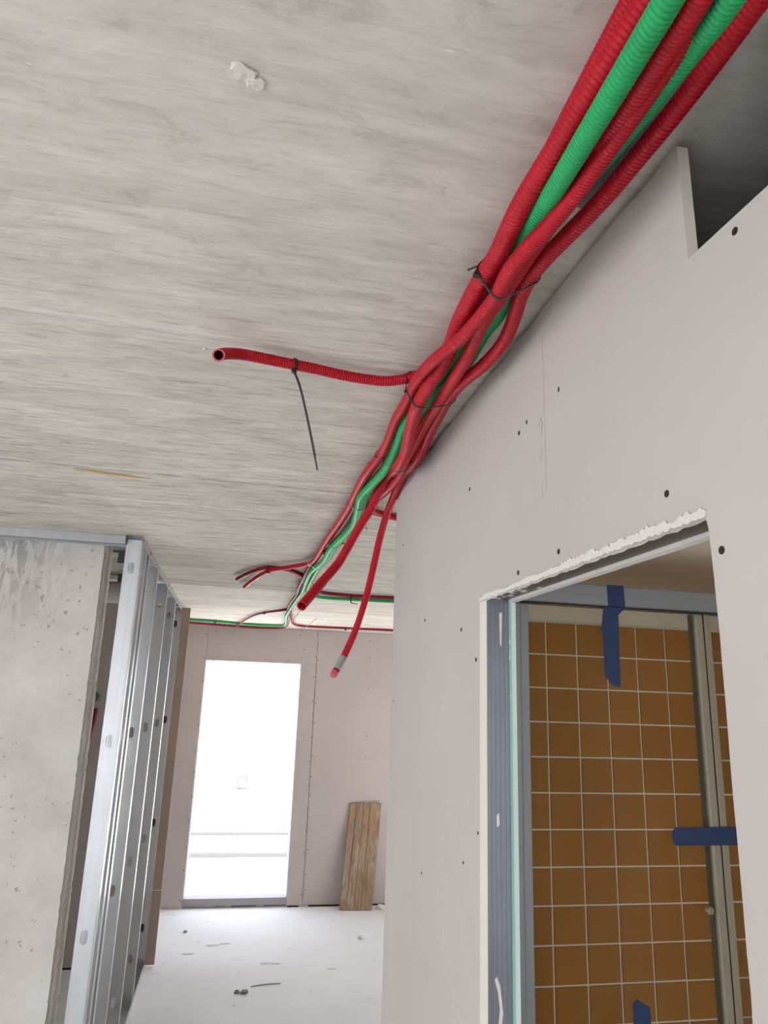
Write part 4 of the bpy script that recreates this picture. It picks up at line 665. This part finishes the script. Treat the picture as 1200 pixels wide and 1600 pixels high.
for k, (r, pts) in PATHS.items():
    colr, lab = INFO[k]
    P = spline(pts, .012); CURVE[k] = (r, P)
    pitch = r*.46; far_ = k in ('L3', 'L2', 'N', 'P', 'Q')
    frac = (0, .12, .56, .68, .90); prof = (.985, 1.0, 1.0, .885, .885)
    if far_: frac = (0, .5); prof = (1.0, .96)
    base = even(P, pitch); pp_, rr_ = [], []
    for a, b in zip(base[:-1], base[1:]):
        soft = 1.0
        if k == 'C' and a.y > 1.75 or k == 'F' and a.y > 2.2: soft = .35      # smoother where it is pulled taut
        for f_, h in zip(frac, prof): pp_.append(a.lerp(b, f_)); rr_.append(r*(1-(1-h)*soft))
    q = MB()
    if k in OPEN_END:
        d = (pp_[-1]-pp_[-2]).normalized(); e = pp_[-1]
        pp_ += [e+d*.0005, e+d*.0006]; rr_ += [r*.98, r*.74]
        q.tube(pp_, rr_, 10 if far_ else 16, True, False)
        ins = [e+d*.0006, e-d*.03, e-d*.06]; q.tube(ins, [r*.74, r*.74, r*.70], 12, False, True)
    else:
        q.tube(pp_, rr_, 10 if far_ else 16, True, True)
    taut = k in ('C', 'F')
    o = q.build('conduit', M[colr], smooth=True, recalc=False, label=lab, category='conduit')
    if k in ('A', 'B'):
        q = MB(); d = (pp_[-3]-pp_[-12]).normalized(); e = pp_[-1]
        q.tube([e-d*.0005, e+d*.0018, e+d*.00185], [r*1.01, r*1.01, r*.78], 16, False, False); q.tube([e+d*.00185, e-d*.002], [r*.78, r*.775], 16, False, False); q.build('cut_end', M['pink'] if k == 'A' else M['R'], o, smooth=False)
    if k == 'G':
        q = MB(); e = Vector(PATHS[k][1][-1]); i1 = len(base)-1
        q.tube([base[i1-8]+(base[i1-9]-base[i1-8])*.5, base[i1-6], base[i1-5]+(base[i1-4]-base[i1-5])*.6] if i1 < 12 else [base[j] for j in range(i1-14, i1-3)], r*1.06, 16); q.build('tape_wrap', M['ducttape'], o, smooth=True, label='grey tape wrapped round the conduit end')
        q = MB(); q.tube([base[i1-2], base[i1], base[i1]+(base[i1]-base[i1-1]).normalized()*.006], [r*1.04, r*1.04, r*.8], 16); q.build('end_plug', M['pink'], o, smooth=False, label='pink end of the hanging conduit')

# steel pulling wire curling out of the drooping thick conduit
r, P = CURVE['B']; e = P[-1]; d = (P[-1]-P[-5]).normalized()
q = MB(); q.tube(spline([e-d*.03, e+d*.02+Vector((0, 0, -.01)), e+d*.05+Vector((-.01, .02, -.035)), e+d*.03+Vector((.02, .03, -.045)), e+d*.0+Vector((.045, .0, -.03))], .005), .0009, 5)
pw = q.build('pulling_wire', M['wire'], smooth=True, recalc=False, label='thin steel wire curling out of the drooping conduit end', category='wire')
q = MB(); q.tube(spline([P[-14]+Vector((math.cos(a)*.017*.9, math.sin(a)*.004, math.sin(a)*.017)) for a in [i*2*math.pi/10 for i in range(11)]], .004), .0008, 5)
q.build('wire_loop', M['wire'], pw, smooth=True, recalc=False)
# red lead seen behind the pier
q = MB(); q.tube(spline([(-.968, 5.735, 1.715), (-.972, 5.72, 1.62), (-.985, 5.71, 1.52), (-.995, 5.72, 1.40)], .01), [.017]*0 or .014, 10)
q.build('conduit', M['R2'], smooth=True, recalc=False, label='short red conduit hanging below the pipe socket behind the pier', category='conduit')

# ------------------------------------------------------------------ cable ties
def crossing(P, P0, nrm):
    best = None
    for a, b in zip(P[:-1], P[1:]):
        da, db = (a-P0).dot(nrm), (b-P0).dot(nrm)
        if da*db <= 0 and abs(da-db) > 1e-9:
            c = a.lerp(b, da/(da-db)); L = (c-P0).length
            if best is None or L < best[0]: best = (L, c)
    return best
def hull(pts):
    pts = sorted(set(pts))
    def half(seq):
        h = []
        for p in seq:
            while len(h) > 1 and (h[-1][0]-h[-2][0])*(p[1]-h[-2][1])-(h[-1][1]-h[-2][1])*(p[0]-h[-2][0]) <= 0: h.pop()
            h.append(p)
        return h[:-1]
    return half(pts)+half(pts[::-1])
def cable_tie(P0, names, label, m_='tie', width=.0045, tail=None, head_dir=None, reach=.09, thick=.0013):
    P0 = Vector(P0); tang = Vector((0, 0, 0)); near = []
    for k in names:
        r, P = CURVE[k]; i = min(range(1, len(P)-1), key=lambda j: (P[j]-P0).length)
        if (P[i]-P0).length > reach: continue
        t_ = (P[i+1]-P[i-1]).normalized()
        if tang.length > 0 and t_.dot(tang) < 0: t_ = -t_
        tang += t_; near.append(k)
    nrm = tang.normalized(); U = nrm.cross(Vector((0, 0, 1))).normalized(); V = U.cross(nrm)
    pts = []
    for k in near:
        r, P = CURVE[k]; c = crossing(P, P0, nrm)
        if not c or c[0] > reach: continue
        d = c[1]-P0; u, v = d.dot(U), d.dot(V)
        pts += [(round(u+(r+.0008)*math.cos(a), 6), round(v+(r+.0008)*math.sin(a), 6)) for a in [2*math.pi*j/28 for j in range(28)]]
    H = hull(pts)
    q = MB(); n_ = len(H); cen = Vector((sum(h[0] for h in H)/n_, sum(h[1] for h in H)/n_))
    vs_ = []
    for (u, v) in H:
        o_ = (Vector((u, v))-cen).normalized()*thick
        for uu, vv, w_ in ((u, v, -1), (u, v, 1), (u+o_.x, v+o_.y, 1), (u+o_.x, v+o_.y, -1)):
            p = P0+U*uu+V*vv+nrm*(w_*width/2); p.z = min(p.z, 2.4996); vs_.append(p)
    fs = [(i*4+j, i*4+(j+1) % 4, ((i+1) % n_)*4+(j+1) % 4, ((i+1) % n_)*4+j) for i in range(n_) for j in range(4)]
    q.add(vs_, fs)
    o = q.build('cable_tie', M[m_], label=label, category='cable tie')
    hd = Vector(head_dir or (-1, 0, -1)); h = max(H, key=lambda p: (U*p[0]+V*p[1]).dot(hd)); hp = P0+U*h[0]+V*h[1]; hp.z = min(hp.z, 2.494)
    od = (U*(h[0]-cen.x)+V*(h[1]-cen.y)).normalized(); hp += od*.002
    q = MB(); w_ = width*.9; q.box((-w_, -w_, -w_*.7), (w_, w_, w_*.7)); hh = q.build('tie_head', M[m_], o); hh.location = hp; bevel(hh, .0008)
    if tail:
        T_ = [hp]+[Vector(t_) for t_ in tail]; P = spline(T_, .01); q = MB()
        q.tube(P, [width*.42 if i < len(P)-3 else width*.28 for i in range(len(P))], 6); q.build('tie_tail', M[m_], o)
    return o
BIG = ['A', 'B', 'C', 'D', 'E', 'F', 'G']
CH = ['L3', 'C', 'F', 'E', 'D']
cable_tie((.345, .845, 2.46), BIG, 'black cable tie round the whole bundle, nearest of all', tail=[(.300, .848, 2.458), (.281, .857, 2.452)], head_dir=(-1, 0, -.6), width=.005)
cable_tie((.348, 1.29, 2.46), BIG, 'black cable tie round the bundle where the red branch leaves to the left', head_dir=(-1, 0, -.35), width=.004)
cable_tie((.362, 1.70, 2.46), BIG+['L3'], 'thin black cable tie round the bundle just before the wall end', tail=[(.325, 1.745, 2.46), (.303, 1.795, 2.465)], head_dir=(-1, 0, -.8), width=.003)
cable_tie((.360, 2.235, 2.475), CH, 'black cable tie at the kink of the green conduit, with a dangling tail', tail=[(.385, 2.24, 2.43), (.392, 2.25, 2.39)], head_dir=(1, 0, -1), width=.004)
cable_tie((.354, 2.85, 2.475), CH, 'black cable tie in the middle of the green conduit run', head_dir=(1, 0, -1), width=.005)
cable_tie((.349, 3.365, 2.475), CH, 'white cable tie on the green conduit where the left branch leaves', 'tie_white', head_dir=(1, 0, -.5), width=.006)
cable_tie((.347, 3.867, 2.475), CH+['N', 'L2'], 'white cable tie on the green conduit beside the end of the thick red one', 'tie_white', head_dir=(1, 0, -.5), width=.006)
cable_tie((.140, 3.66, 2.48), ['E', 'L2'], 'black cable tie joining the two red loops on the left', head_dir=(0, -.6, -1), width=.007, tail=[(.137, 3.60, 2.45)])
cable_tie((-.19, 6.627, 2.482), ['C', 'P'], 'black cable tie on the green and red pair along the far wall', width=.010)
cable_tie((.201, 5.73, 2.485), ['Q'], 'black cable tie on the thinnest red conduit by the far wall', width=.010)
cable_tie((.698, 4.50, 2.485), ['N', 'F'], 'black cable tie on the green and red pair crossing to the right', width=.009, tail=[(.70, 4.47, 2.44), (.74, 4.47, 2.435)])
cable_tie((.995, 6.597, 2.485), ['L3'], 'black cable tie on the single red conduit along the far wall', width=.010)
cable_tie((.067, 1.275, 2.475), ['A'], 'black cable tie with a long straight tail hanging from the red branch', width=.0055, head_dir=(0, .1, -1), tail=[(.079, 1.272, 2.43), (.094, 1.281, 2.385), (.112, 1.294, 2.325), (.126, 1.305, 2.274)])
